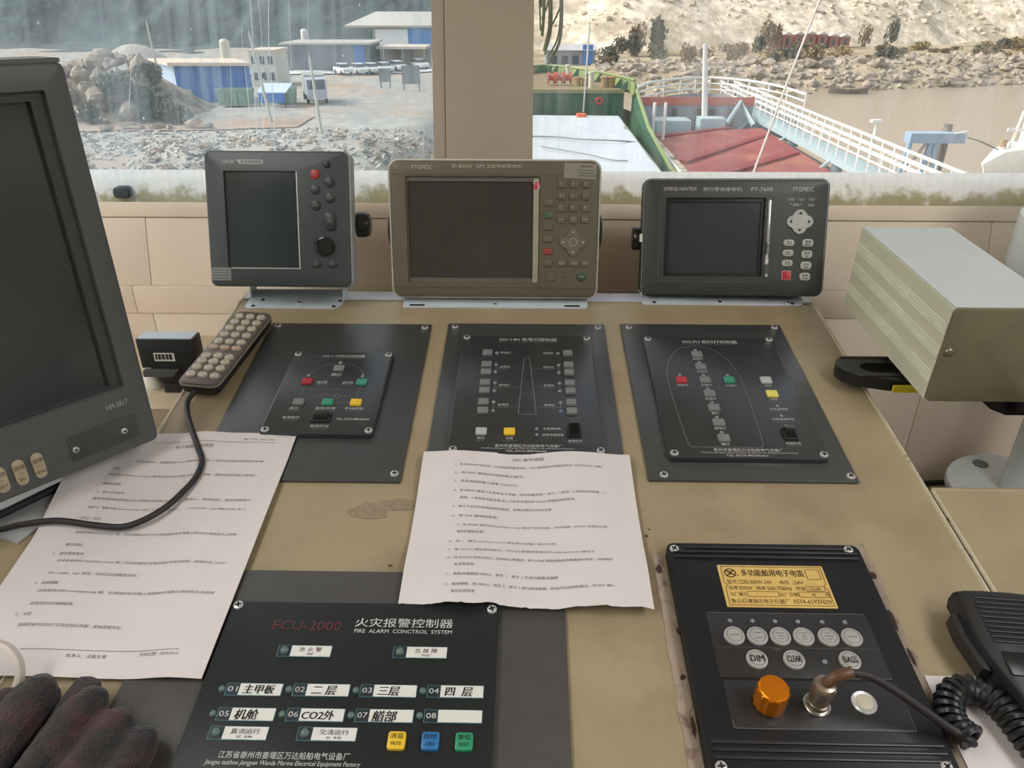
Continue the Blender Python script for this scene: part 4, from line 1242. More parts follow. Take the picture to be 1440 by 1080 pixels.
obj('screen', MB().rbox(-0.0257, 0.0006, 0.1250, 0.0970, -0.0105, -0.0080, 0.001), mat('navtex_screen', (64, 64, 71), 0.14, var=0.05, scale=8), NV, FN)
obj('outline', MB().frame((-0.0255, -0.0006, 0.1500, 0.1190, 0.004), (-0.0255, -0.0006, 0.1484, 0.1174, 0.004), -0.001, 0.0004), mat('outline_grey', (84, 88, 84), 0.4), NV, FN)
obj('chrome_strip', MB().rbox(0.0460, 0.0232, 0.0040, 0.0560, -0.001, 0.0016, 0.0018, 0.0008), mat('strip_chrome', (200, 202, 196), 0.2, metal=0.6), NV, FN)
obj('clear_catch', MB().rbox(0.0460, -0.0285, 0.0045, 0.0480, -0.001, 0.0030, 0.0018, 0.001), mat('catch_clear', (90, 92, 88), 0.12, rgb2=(210, 212, 206), fac2=(0.52, 0.6), scale2=90), NV, FN)
M_NK = mat('navtex_key', (176, 178, 172), 0.45)
d, t2 = MB(), MB()
for i, s in enumerate(('F1', 'F2', 'F3')):
    y = -0.0061 - i * 0.01355
    key(NV, 0.0740 - i * 0.0003, y, 0.0148, 0.0088, -0.001, 0.0022, M_NK, 0.0040, 0.0008, FN)
    text(d, s, 0.0740 - i * 0.0003, None, y, 0.0046, 0.0026)
for i, (s, e) in enumerate((('菜单', 'MENU'), ('选择', 'SEL'), ('对比', 'DIM'), ('电源', 'PWR'))):
    x, y = 0.0990 - i * 0.0003, -0.0061 - i * 0.01507
    key(NV, x, y, 0.0145, 0.0105, -0.001, 0.0022, M_NK, 0.0040, 0.0008, FN)
    text(d, s, x, None, y + 0.0018, 0.0036, 0.0026)
    text(d, e, x, None, y - 0.0026, 0.0022, 0.0026)
key(NV, 0.0732, -0.0498, 0.0122, 0.0128, -0.001, 0.0018, mat('pale_pink_edge', (206, 150, 150), 0.4), 0.001, 0.0004, FN, 'alarm_key_surround')
key(NV, 0.0732, -0.0498, 0.0106, 0.0112, -0.001, 0.0024, mat('alarm_red', (176, 46, 54), 0.4), 0.001, 0.0005, FN, 'alarm_key')
b = MB()
pad = []
for k in range(48):
    a = 2 * math.pi * k / 48
    q = 0.0128 + 0.0042 * abs(math.cos(2 * a)) ** 1.2
    pad.append((0.0866 + q * 1.02 * math.cos(a), 0.0222 + q * 0.95 * math.sin(a)))
b.poly(pad, -0.001, 0.0022)
dp = obj('arrow_pad', b, M_NK, NV, FN)
b = MB()
for a in (0, 90, 180, 270):
    c, s = math.cos(R(a)), math.sin(R(a))
    P = lambda u, v: (0.0866 + u * c - v * s, 0.0222 + (u * s + v * c) * 0.94, 0.0026)
    b.add([P(0.0140, 0), P(0.0106, 0.0026), P(0.0106, -0.0026)], [(0, 1, 2)])
obj('arrow_mark', b, M_INK, dp, FN)
obj('key_lettering', d, M_INK, NV, FN)
for i in range(3):
    obj('indicator_lamp', MB().rbox(0.0736 + i * 0.01325, 0.0513, 0.0082, 0.0036, -0.001, 0.0008, 0.001), mat('lamp_grey', (104, 108, 104), 0.35), NV, FN)
d = MB()
text(d, 'GMDSS NAVTEX', -0.0966, -0.0521, 0.0652, 0.0048, 0.0003)
text(d, '航行警告接收机', -0.0436, 0.0078, 0.0648, 0.0052, 0.0003)
text(d, 'FT-7600', 0.0203, 0.0485, 0.0647, 0.0048, 0.0003)
text(d, 'FTGMDC', 0.0754, 0.1022, 0.0647, 0.0056, 0.0003)
text(d, '报警', 0.0805, None, 0.0445, 0.0036, 0.0003)
text(d, '电源', 0.1000, None, 0.0440, 0.0036, 0.0003)
d.line([(0.0735, 0.0475), (0.0735, 0.0445), (0.0765, 0.0445)], 0.0004, 0.0003).line([(0.0845, 0.0445), (0.0875, 0.0445), (0.0875, 0.0475)], 0.0004, 0.0003)
obj('lettering', d, M_PRINT, NV, FN)
obj('mount_knob', MB().lathe([(0.005, 0.0), (0.0165, 0.0015), (0.0165, 0.010), (0.0145, 0.0125), (0.009, 0.0130)], 12, M=Matrix.Translation((-0.1225, 0.0, -0.030)) @ Matrix.Rotation(R(-90), 4, 'Y')), mat('knob_gloss', (30, 30, 30), 0.25), NV, FN)
obj('white_tag', MB().box(-0.1262, -0.1220, -0.0060, 0.0050, -0.010, -0.002), M_WHITEPL, NV, FN)
bracket(NV, 0.163, 0.387, 0.902, 0.945, up=0.085, holes=((0.180, 0.906), (0.272, 0.909), (0.372, 0.905)), uw=0.042, chamfer=0.004)
screw(NV, 0.366, 0.9055, 0.0026, 0.0032)

# ------------------------------------------------------------------ big monitor on the left
FM = face_frame((-0.3815, 0.6525, 1.3243), 1.1, 0.5, 51.2)
M_HM = mat('monitor_grey', (84, 87, 86), 0.45, var=0.03, bump=0.08, bscale=900)
HM = thing('chart_monitor', 'large dark grey monitor standing turned towards the desk, at the left edge', 'monitor', Matrix.Translation((-0.56, 0.60, 1.105)))
W = 0.44
cx = -W / 2
obj('bezel', MB().frame((cx, 0, W, 0.3605, 0.006), (cx, 0.0235, W - 0.040, 0.272, 0.002), -0.020, 0.0, -0.010, 0.003), M_HM, HM, FM)
obj('inner_frame', MB().frame((cx, 0.0235, W - 0.0395, 0.2725, 0.002), (cx, 0.0204, W - 0.062, 0.262, 0.001), -0.013, -0.0055, -0.012), mat('inner_frame_dark', (62, 65, 64), 0.4), HM, FM)
obj('screen', MB().rbox(cx, 0.0204, W - 0.060, 0.264, -0.014, -0.0115, 0.001), mat('monitor_screen', (60, 65, 64), 0.16, var=0.14, scale=7), HM, FM)
obj('top_cap', MB().rbox(cx, 0.1815, W - 0.004, 0.0035, -0.050, -0.001, 0.001), mat('monitor_cap', (96, 98, 96), 0.4), HM, FM)
obj('back_shell', MB().rbox(cx, 0.0, W - 0.02, 0.345, -0.075, -0.016, 0.02), M_HM, HM, FM)
pl = obj('access_plate', MB().rbox(-0.0500, -0.1555, 0.0650, 0.0250, -0.001, 0.0010, 0.0008, 0.0003), mat('access_grey', (64, 67, 66), 0.4), HM, FM)
for x in (-0.0778, -0.0316):
    s_ = screw(HM, x, -0.1562, 0.0010, 0.0030, FM)
obj('lettering', text(MB(), 'HM-5817', -0.0417, -0.0211, -0.1271, 0.0056, 0.0003), mat('monitor_print', (176, 178, 174), 0.6, var=0), HM, FM)
kt = MB()
for x, s, e in ((-0.1106, '菜单', 'MENU'), (-0.1262, '选择', 'SEL'), (-0.1418, '亮度', 'BRT'), (-0.1574, '对比', 'CON'), (-0.1730, '电源', 'PWR')):
    key(HM, x, -0.1578, 0.0100, 0.0260, -0.001, 0.0020, mat('monitor_key', (176, 164, 136), 0.5), 0.0048, 0.0007, FM)
    text(kt, s, x, None, -0.1520, 0.0044, 0.0024)
    text(kt, e, x, None, -0.1640, 0.0030, 0.0024)
    kt.line([(x - 0.002, -0.1580), (x + 0.002, -0.1580)], 0.0004, 0.0024)
obj('key_lettering', kt, mat('key_brown', (84, 68, 52), 0.6, var=0), HM, FM)
# sheet metal foot on the left console
b = MB()
b.poly([(-0.470, 0.455), (-0.412, 0.575), (-0.520, 0.62), (-0.62, 0.50)], 0.0005, 0.003)
obj('foot_plate', b, mat('foot_grey', (190, 192, 192), 0.4, metal=0.3), HM, DESK)
b = MB()
b.tube([DESK @ Vector(p) for p in ((-0.435, 0.560, 0.006), (-0.500, 0.490, 0.006), (-0.56, 0.44, 0.006))], 0.004, 8)
obj('power_lead', b, M_RUBBER, HM)
for o_ in (-0.10, -0.34):
    b = MB()
    b.box(o_ - 0.02, o_ + 0.02, -0.1925, -0.170, -0.070, -0.045)
    obj('stand_leg', b, M_HM, HM, FM)

# ------------------------------------------------------------------ remote control with its cord
RM = thing('remote_control', 'dark corded remote control with rows of pale oval keys, lying on the desk edge', 'remote control', desk_at(-0.375, 0.765))
RMF = DESK @ Matrix.Translation((-0.3695, 0.7590, 0.0)) @ Matrix.Rotation(R(-7.0), 4, 'Z')
M_REM = mat('remote_grey', (96, 88, 82), 0.42, var=0.04)
M_REMB = mat('remote_black', (36, 36, 36), 0.45)
b = MB()
b.rings([[(x, y, z) for x, y in rr(0, 0, w, h, q)] for w, h, q, z in ((0.038, 0.152, 0.008, 0.003), (0.047, 0.160, 0.009, 0.008), (0.0505, 0.164, 0.010, 0.017), (0.0500, 0.1635, 0.010, 0.019))])
obj('lower_shell', b, M_REMB, RM, RMF)
obj('face_plate', MB().rbox(0, 0, 0.0490, 0.1620, 0.0185, 0.0222, 0.009, 0.0016), M_REM, RM, RMF)
obj('trim_line', MB().frame((0, 0, 0.0508, 0.1642, 0.010), (0, 0, 0.0488, 0.1622, 0.0095), 0.0178, 0.0196), mat('remote_trim', (150, 144, 130), 0.4), RM, RMF)
M_RK = mat('remote_key', (186, 178, 160), 0.5, var=0.04)
d = MB()
rows = [0.0665, 0.0525, 0.0380, 0.0225, 0.0065, -0.0070, -0.0265, -0.0375, -0.0500, -0.0650]
for i, y in enumerate(rows):
    for j, x in enumerate((-0.0145, 0.0, 0.0150)):
        yy = y + (0.0012 if j == 1 and i in (6,) else 0)
        w, h = (0.0116, 0.0102)
        if i in (5,):
            w, h = 0.0128, 0.0086
        if i == 7 and j == 1:
            w, h = 0.0125, 0.0105
        m = M_RK if i != 5 else mat('remote_key_warm', (184, 164, 140), 0.5)
        obj('key', MB().lathe([(0.5, 0.0218), (0.5, 0.0238), (0.42, 0.0250), (0.2, 0.0254)], 14, M=Matrix.Translation((x, yy, 0)) @ Matrix.Diagonal((w, h, 1, 1))), m, RM, RMF)
        s = '123456789*0#'[i * 3 + j] if i < 4 else ('+-%=?/'[(i * 3 + j) % 6])
        if i < 4:
            text(d, s, x, None, yy, 0.0036, 0.0256)
        else:
            d.line([(x - 0.0016, yy), (x + 0.0016, yy)], 0.0008, 0.0256)
obj('key_lettering', d, mat('remote_ink', (92, 78, 62), 0.6, var=0), RM, RMF)
e = RMF @ Vector((-0.005, -0.080, 0.011))
ei = DESK.inverted() @ e
cord = [(ei.x, ei.y, ei.z), (-0.3880, 0.664, 0.007), (-0.3800, 0.6420, 0.005), (-0.3655, 0.616, 0.0085), (-0.3470, 0.585, 0.0105), (-0.3330, 0.560, 0.0105), (-0.3305, 0.535, 0.0110), (-0.3360, 0.514, 0.0110), (-0.3445, 0.494, 0.0110), (-0.3590, 0.477, 0.0110), (-0.3760, 0.4685, 0.0110), (-0.4030, 0.4695, 0.0120), (-0.4380, 0.4725, 0.014), (-0.4700, 0.4690, 0.012), (-0.5000, 0.4650, 0.008), (-0.56, 0.47, 0.006), (-0.62, 0.50, 0.005)]
obj('cord', MB().tube(smooth_path([DESK @ Vector(p) for p in cord], 8), 0.0031, 10), M_RUBBER, RM)

# ------------------------------------------------------------------ black adapter box on the ledge
AB = thing('adapter_box', 'black adapter box with a barcode label, standing between the big monitor and the remote', 'adapter', Matrix.Translation((-0.505, 0.947, 1.044)))
M_AB = mat('adapter_black', (34, 38, 40), 0.4, var=0.05)
obj('body', MB().rbox(-0.505, 0.947, 0.081, 0.029, 1.085, 1.129, 0.003, 0.0015), M_AB, AB)
obj('top_plate', MB().rbox(-0.505, 0.947, 0.076, 0.024, 1.1288, 1.1298, 0.002), mat('adapter_top', (176, 190, 202), 0.25), AB)
obj('socket_neck', MB().poly([(-0.535, 1.086), (-0.465, 1.086), (-0.482, 1.066), (-0.492, 1.058), (-0.520, 1.058)], -0.013, 0.013, M=Matrix.Translation((0, 0.948, 0)) @ Matrix.Rotation(R(90), 4, 'X')), M_AB, AB)
obj('plug_stub', MB().rbox(-0.506, 0.947, 0.034, 0.026, 1.0445, 1.060, 0.004), M_AB, AB)
obj('front_lip', MB().poly([(-0.541, 1.074), (-0.500, 1.074), (-0.492, 1.083), (-0.541, 1.083)], 0.0, 0.010, M=Matrix.Translation((0, 0.935, 0)) @ Matrix.Rotation(R(90), 4, 'X')), mat('lip_grey', (84, 86, 86), 0.4), AB)
lb = obj('barcode_label', MB().box(-0.5235, -0.4945, 0.9320, 0.9326, 1.096, 1.1085), M_WHITEPL, AB)
b = MB()
for i in range(24):
    if i % 5 != 3:
        b.box(-0.5215 + i * 0.00105, -0.5210 + i * 0.00105 + (0.0003 if i % 3 else 0), 0.9316, 0.9320, 1.0985, 1.1070)
obj('barcode_lines', b, M_INK, lb)
b = MB().rbox(-0.455, 1.05, 0.08, 0.12, 1.0444, 1.0454, 0.002)
pc = tag(obj('white_card', b, mat('card_white', (222, 226, 228), 0.4, rgb2=(110, 116, 122), fac2=(0.62, 0.66), scale2=40)), 'white card lying on the ledge behind the remote control', 'card')
b = MB().lathe([(0.014, 1.0445), (0.014, 1.058), (0.011, 1.064), (0.006, 1.065)], 18, c=(-0.545, 0.955))
tag(obj('plug_cap', b, mat('cap_white', (214, 214, 204), 0.4)), 'small white plug cap half hidden behind the big monitor', 'plug')

# ------------------------------------------------------------------ boxed instrument on the white pole
PI_ = thing('pole_instrument', 'pale cream instrument box on a white flanged pole, right edge', 'instrument', Matrix.Translation((0.80, 0.985, 0.0)))
BX = Matrix.Translation((0.4305, 0.700, 1.2745)) @ Matrix.Rotation(R(3.7), 4, 'X')     # origin: top front left corner
bw, bl, bh = 0.112, 0.242, 0.108
b = MB()
oct_ = [(0.0, -0.001), (0.0015, 0.0), (bw - 0.0015, 0.0), (bw, -0.001), (bw, -bh), (0.0, -bh)]
b.rings([[(x, y, z) for x, z in oct_] for y in (0.003, bl)])
obj('housing', b, M_CREAM, PI_, BX)
obj('lid', MB().box(0.001, bw - 0.001, 0.003, bl, 0.0, 0.0008), M_CREAMTOP, PI_, BX)
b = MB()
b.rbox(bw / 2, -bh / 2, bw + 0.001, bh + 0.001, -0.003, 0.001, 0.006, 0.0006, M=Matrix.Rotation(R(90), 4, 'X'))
obj('front_plate', b, mat('front_plate_shaded', (112, 106, 84), 0.45), PI_, BX)  # darker than the housing: shade on the room-facing end put into the colour
for z0 in (-0.020, -0.046, -0.076):
    for i in range(4):
        z = z0 - i * 0.0036
        obj('side_rib', MB().tube([(-0.0004, 0.004, z), (-0.0004, bl - 0.001, z)], 0.0010, 6), mat('rib_pale', (226, 228, 208), 0.4), PI_, BX)
o_ = obj('screw', MB().lathe([(0.0048, 0.0), (0.0045, 0.0015), (0.003, 0.0028), (0.001, 0.003)], 14, M=BX @ Matrix.Translation((0.007, -0.001, -0.048)) @ Matrix.Rotation(R(90), 4, 'X')), mat('box_screw', (150, 144, 130), 0.3, metal=0.85), PI_)
# black slotted handle under the box, reaching over the desk
HZ = 1.1655
b = MB()
outer = [(0.4970, 0.7520), (0.4170, 0.7580), (0.3840, 0.7680), (0.3720, 0.7800), (0.3680, 0.7940), (0.3720, 0.8080), (0.3840, 0.8200), (0.4970, 0.8200)]
inner = [(0.4960, 0.7755), (0.4420, 0.7755), (0.4050, 0.7765), (0.3970, 0.7810), (0.3940, 0.7890), (0.3970, 0.7970), (0.4050, 0.8015), (0.4960, 0.8025)]
n = len(outer)
vs = [(x, y, HZ - 0.0145) for x, y in outer] + [(x, y, HZ) for x, y in outer] + [(x, y, HZ) for x, y in inner] + [(x, y, HZ - 0.0145) for x, y in inner]
fs = []
for k in range(3):
    for i in range(n - 1):
        fs.append((k * n + i, k * n + i + 1, (k + 1) * n + i + 1, (k + 1) * n + i))
for i in range(n - 1):
    fs.append((3 * n + i, 3 * n + i + 1, i + 1, i))
b.add(vs, fs)
obj('handle', b, M_BLACK, PI_)
obj('handle_groove', MB().box(0.38, 0.495, 0.7645, 0.7665, HZ - 0.0005, HZ + 0.0006).box(0.38, 0.495, 0.8135, 0.8160, HZ - 0.0005, HZ + 0.0006), M_DARK, PI_)
obj('yellow_sticker', MB().box(0.418, 0.452, 0.7500, 0.7535, HZ - 0.0125, HZ - 0.0045), mat('sticker_yellow', (196, 180, 44), 0.5), PI_)
obj('under_bar', MB().box(0.455, 0.57, 0.735, 0.81, 1.157, 1.1650), M_BLACK, PI_)
b = MB()
b.box(0.55, 0.80, 0.80, 0.84, 1.150, 1.162).box(0.765, 0.80, 0.82, 0.965, 1.150, 1.162).rbox(0.60, 0.79, 0.05, 0.05, 1.120, 1.160, 0.004)
b.poly([(0.50, 1.160), (0.555, 1.116), (0.575, 1.108), (0.600, 1.108), (0.61, 1.160)], -0.02, 0.02, M=Matrix.Translation((0, 0.80, 0)) @ Matrix.Rotation(R(90), 4, 'X'))
obj('clamp_arm', b, M_BLACK, PI_)
obj('clamp_bolt', MB().cyl(0.560, 1.140, 0.006, 0.0, 0.012, 14, 0.002, M=Matrix.Translation((0, 0.779, 0)) @ Matrix.Rotation(R(90), 4, 'X')), M_STEEL, PI_)
PXc, PYc = 0.800, 0.985
obj('column', MB().lathe([(0.036, 0.85), (0.036, 1.19)], 36, c=(PXc, PYc)), M_WHITE, PI_)
obj('plinth', MB().lathe([(0.104, 0.0), (0.104, 0.8395)], 40, c=(PXc, PYc)), mat('plinth_paint', (176, 164, 146), 0.5), PI_)
obj('flange', MB().lathe([(0.112, 0.8402), (0.112, 0.850), (0.110, 0.852), (0.040, 0.852)], 48, c=(PXc, PYc)), M_WHITE, PI_)
for a in (20, 110, 200, 290):
    x, y = PXc + 0.083 * math.cos(R(a)), PYc + 0.083 * math.sin(R(a))
    obj('flange_bolt', MB().cyl(x, y, 0.012, 0.852, 0.8535, 18), mat('bolt_green_grey', (104, 116, 114), 0.5), PI_)
obj('head', MB().lathe([(0.036, 1.185), (0.118, 1.205), (0.124, 1.215), (0.124, 1.285), (0.118, 1.290), (0.118, 1.36), (0.10, 1.38), (0.03, 1.385)], 44, c=(PXc, PYc)), M_WHITE, PI_)
# cable at the wall foot
b = MB().tube(smooth_path([(0.58, 1.125, 0.30), (0.63, 1.125, 0.70), (0.69, 1.125, 0.758), (0.80, 1.125, 0.772), (1.0, 1.125, 0.765), (1.2, 1.125, 0.74)], 8), 0.005, 8)
tag(obj('wall_cable', b, M_RUBBER), 'dark cable on the wall behind the white flange', 'cable')

# ------------------------------------------------------------------ gloves and the white ring
def glove_mat():
    m = bpy.data.materials.new('knit_wool')
    m.use_nodes = True
    t = m.node_tree
    p = t.nodes['Principled BSDF']
    p.inputs['Roughness'].default_value = 0.95
    p.inputs['Sheen Weight'].default_value = 0.15
    tc = t.nodes.new('ShaderNodeTexCoord')
    n = t.nodes.new('ShaderNodeTexNoise')
    n.inputs['Scale'].default_value = 45
    n.inputs['Detail'].default_value = 4
    cr = t.nodes.new('ShaderNodeValToRGB')
    cr.color_ramp.elements[0].position = 0.42
    cr.color_ramp.elements[0].color = srgb(42, 40, 39)
    cr.color_ramp.elements[1].position = 0.66
    cr.color_ramp.elements[1].color = srgb(72, 46, 49)
    e_ = cr.color_ramp.elements.new(0.53)
    e_.color = srgb(54, 46, 46)
    t.links.new(tc.outputs['Object'], n.inputs['Vector'])
    t.links.new(n.outputs['Fac'], cr.inputs[0])
    t.links.new(cr.outputs[0], p.inputs['Base Color'])
    v = t.nodes.new('ShaderNodeTexVoronoi')
    v.inputs['Scale'].default_value = 480
    t.links.new(tc.outputs['Object'], v.inputs['Vector'])
    bp = t.nodes.new('ShaderNodeBump')
    bp.inputs['Strength'].default_value = 0.9
    bp.inputs['Distance'].default_value = 0.001
    t.links.new(v.outputs['Distance'], bp.inputs['Height'])
    t.links.new(bp.outputs[0], p.inputs['Normal'])
    return m


M_KNIT = glove_mat()


def glove(name, label, fingers, palm):
    """fingers: list of (points in desk coordinates, radius); palm: list of (point, radius)"""
    b = MB()
    for pts, r in fingers + palm:
        sp = smooth_path(pts, 5)
        k = len(sp)
        rad = []
        for i in range(k):
            t = i / (k - 1)
            rad.append(r * (0.30 if i == 0 else (0.72 if i == 1 else (0.92 if i == 2 else 1.0))) * (1 + 0.06 * math.sin(i * 1.7)))
        b.tube(sp, r, 14, rads=rad)
    o = obj(name, b, M_KNIT, None, DESK, fix=True)
    rm = o.modifiers.new('merge', 'REMESH')
    rm.mode = 'VOXEL'
    rm.voxel_size = 0.0022
    rm.use_smooth_shade = True
    sm = o.modifiers.new('smooth', 'SMOOTH')
    sm.factor = 0.6
    sm.iterations = 6
    tx = bpy.data.textures.new(name + '_folds', 'CLOUDS')
    tx.noise_scale = 0.012
    ds = o.modifiers.new('folds', 'DISPLACE')
    ds.texture = tx
    ds.strength = 0.0035
    ds.mid_level = 0.5
    return tag(o, label, 'glove', 'knitted gloves on the desk')


glove('knitted_glove', 'dark knitted glove at the bottom left corner, beside the white ring',
      [([(-0.405, 0.297, 0.016), (-0.408, 0.272, 0.018), (-0.410, 0.235, 0.020)], 0.0135), ([(-0.3755, 0.3010, 0.018), (-0.379, 0.275, 0.020), (-0.386, 0.235, 0.022)], 0.0125), ([(-0.3505, 0.3045, 0.026), (-0.354, 0.278, 0.028), (-0.362, 0.235, 0.026)], 0.0165)],
      [([(-0.41, 0.245, 0.020), (-0.39, 0.20, 0.022), (-0.39, 0.14, 0.020), (-0.39, 0.09, 0.018)], 0.019), ([(-0.365, 0.245, 0.024), (-0.372, 0.20, 0.024), (-0.376, 0.14, 0.022), (-0.378, 0.09, 0.018)], 0.021)])
glove('knitted_glove', 'dark red-flecked knitted glove with spread fingers, beside the fire alarm panel',
      [([(-0.3235, 0.3105, 0.016), (-0.326, 0.290, 0.018), (-0.330, 0.235, 0.02)], 0.0120), ([(-0.3045, 0.2955, 0.028), (-0.314, 0.270, 0.031), (-0.325, 0.225, 0.030)], 0.0135), ([(-0.2860, 0.2830, 0.022), (-0.290, 0.258, 0.024), (-0.302, 0.215, 0.024)], 0.0140), ([(-0.2640, 0.2730, 0.016), (-0.270, 0.250, 0.018), (-0.282, 0.205, 0.020)], 0.0130)],
      [([(-0.326, 0.238, 0.022), (-0.322, 0.19, 0.024), (-0.325, 0.13, 0.022), (-0.33, 0.08, 0.018)], 0.020), ([(-0.292, 0.222, 0.020), (-0.302, 0.18, 0.022), (-0.312, 0.13, 0.022), (-0.318, 0.08, 0.018)], 0.020)])
b = MB()
RC = DESK @ Matrix.Translation((-0.3990, 0.3085, 0.0245)) @ Matrix.Rotation(R(48), 4, 'X')
n = 40
b.rings([[(q * math.cos(2 * math.pi * i / n), q * math.sin(2 * math.pi * i / n), z) for i in range(n)] for q, z in ((0.0235, -0.004), (0.0250, -0.003), (0.0253, 0.0), (0.0250, 0.003), (0.0235, 0.004), (0.0212, 0.004), (0.0205, 0.003), (0.0203, 0.0), (0.0205, -0.003), (0.0212, -0.004), (0.0235, -0.004))], cap0=False, cap1=False, M=RC)
tag(obj('white_ring', b, mat('ring_white', (206, 196, 186), 0.4)), 'white plastic ring standing at the left edge above the gloves', 'ring')

# ------------------------------------------------------------------ OUTSIDE
GZ, WZL = -9.45, -10.5


def lump(name, seed, sub=2, amp=0.35, flat=1.0):
    bm = bmesh.new()
    bmesh.ops.create_icosphere(bm, subdivisions=sub, radius=1.0)
    for v in bm.verts:
        q = 1 + amp * noise.noise(v.co * 1.3 + Vector((seed, 0, 0))) + amp * 0.45 * noise.noise(v.co * 3.1 + Vector((0, seed, 0)))
        v.co = v.co * q
        v.co.z *= flat
    me = bpy.data.meshes.new(name)
    bm.to_mesh(me)
    bm.free()
    return me


ROCKS = [lump('boulder', s * 7.3, 2, 0.55) for s in range(5)]
for me in ROCKS:
    me.materials.append(mat('boulder_stone', (160, 148, 132), 0.9, var=0.16, scale=0.9, bump=0.6, bscale=3))


def place(name, me, loc, scl, rz, label, cat, group=None):
    o = bpy.data.objects.new(name, me)
    COL.objects.link(o)
    o.location = loc
    o.scale = scl
    o.rotation_euler = (0, 0, rz)
    ROOTM[o.name] = I4
    return tag(o, label, cat, group)


def cloud(seed, n, m, leaf=0.10):
    """a bush of leaf-sized blades around a few lobes, unit size, standing on z = 0"""
    rnd = random.Random(seed)
    b = MB()
    lobes = [(rnd.uniform(-0.45, 0.45), rnd.uniform(-0.45, 0.45), rnd.uniform(0.35, 0.75), rnd.uniform(0.35, 0.55)) for _ in range(6)]
    for i in range(n):
        lx, ly, lz, lr = lobes[i % 6]
        v = Vector((rnd.gauss(0, 1), rnd.gauss(0, 1), rnd.gauss(0, 1))).normalized() * lr * rnd.uniform(0.6, 1.0)
        p = Vector((lx, ly, lz)) + v
        if p.z < 0:
            p.z = -p.z * 0.4
        u = Vector((rnd.gauss(0, 1), rnd.gauss(0, 1), rnd.gauss(0, 1))).normalized()
        w = u.cross(Vector((rnd.gauss(0, 1), rnd.gauss(0, 1), rnd.gauss(0, 1)))).normalized()
        q = leaf * rnd.uniform(0.6, 1.5)
        b.add([p - u * q, p + w * q * 0.6, p + u * q, p - w * q * 0.6], [(0, 1, 2, 3)])
    me = bpy.data.meshes.new('foliage')
    me.from_pydata(b.v, [], b.f)
    me.materials.append(m)
    return me


M_LEAFD = mat('foliage_dark', (100, 104, 88), 0.9, var=0.25, scale=1.5)
M_LEAFB = mat('foliage_brown', (142, 126, 98), 0.9, var=0.2, scale=1.5)
M_LEAFY = mat('foliage_ochre', (158, 138, 92), 0.9, var=0.2, scale=1.5)
BUSHD = [cloud(i, 420, M_LEAFD) for i in range(2)]
BUSHB = [cloud(10 + i, 420, M_LEAFB) for i in range(2)]
BUSHY = [cloud(20 + i, 420, M_LEAFY) for i in range(2)]

# --- ground, water, hills
def grid(x0, x1, y0, y1, nx, ny, zf):
    b = MB()
    vs = []
    for i in range(ny + 1):
        for j in range(nx + 1):
            x, y = x0 + (x1 - x0) * j / nx, y0 + (y1 - y0) * i / ny
            vs.append((x, y, zf(x, y)))
    b.add(vs, [(i * (nx + 1) + j, i * (nx + 1) + j + 1, (i + 1) * (nx + 1) + j + 1, (i + 1) * (nx + 1) + j) for i in range(ny) for j in range(nx)])
    return b


struct('water', MB().box(-400, 500, -60, 460, WZL - 0.3, WZL), mat('brown_water', (166, 152, 133), 0.28, spec=0.3, var=0.03, scale=0.05, bump=0.25, bscale=1.2))
fb = lambda x, y, s: noise.fractal(Vector((x * s, y * s, 3.3)), 0.9, 2.1, 5)


def yard_z(x, y):
    z = GZ + 0.35 * fb(x, y, 0.06)
    # rubble banks in the foreground
    z += 1.5 * math.exp(-((x + 13) / 8) ** 2 - ((y - 56) / 8) ** 2) + 0.8 * math.exp(-((x + 28) / 14) ** 2 - ((y - 56) / 7) ** 2) * (0.6 + 0.8 * abs(fb(x, y, 0.3)))
    if x > -10:
        z -= (x + 10) * 0.9
    return z


M_YARD = mat('yard_gravel', (164, 164, 156), 0.95, var=0.16, scale=0.6, rgb2=(176, 150, 122), fac2=(0.52, 0.66), scale2=0.06, bump=0.5, bscale=2.0)
struct('ground_yard', grid(-190, -6.5, 18, 200, 120, 120, yard_z), M_YARD, angle=70)
road = grid(-95, -6.8, 0, 1, 60, 3, lambda x, y: 0)
road.v = [(x, 128 + (x + 40) * 0.30 + y * 11, yard_z(x, 128 + (x + 40) * 0.3 + y * 11) + 0.18) for x, y, z in road.v]
struct('road', road, mat('road_pale', (206, 208, 204), 0.9, var=0.06, scale=0.3), angle=70)


def shore_y(x):
    pts = ((-20, 90), (8, 106), (37, 113), (80, 128), (250, 190), (600, 320))
    for (a, c), (e, g) in zip(pts, pts[1:]):
        if x <= e:
            return c + (g - c) * (x - a) / (e - a)
    return 320


def far_z(x, y):
    d = y - shore_y(x) + 2.5 * fb(x, y, 0.08)
    if d < 0:
        return WZL - 0.6
    z = WZL + min(d, 10) * 0.26 + 0.5 * abs(fb(x, y, 0.25)) * min(1, d / 4)
    return z


struct('ground_shore', grid(-8, 330, 88, 330, 140, 100, far_z), mat('shore_soil', (178, 164, 136), 0.95, var=0.2, scale=0.25, rgb2=(142, 124, 92), fac2=(0.48, 0.6), scale2=0.09, bump=0.5, bscale=1.0), angle=70)


def hill_r(x, y):
    d = y - (165 + 0.32 * max(0, x - 20)) + 14 * fb(x, y, 0.012)
    z = -9.5 + max(0, d) * 0.62 + max(0, d - 60) * 0.2
    z += 1.4 * fb(x, y, 0.09) * min(1, max(0, d) / 20)
    return z


struct('hillside_quarry', grid(-14, 420, 150, 460, 150, 110, hill_r), mat('quarry_gravel', (236, 222, 196), 0.95, var=0.22, scale=0.55, rgb2=(186, 172, 146), fac2=(0.46, 0.62), scale2=0.12, bump=0.8, bscale=0.9), angle=70)


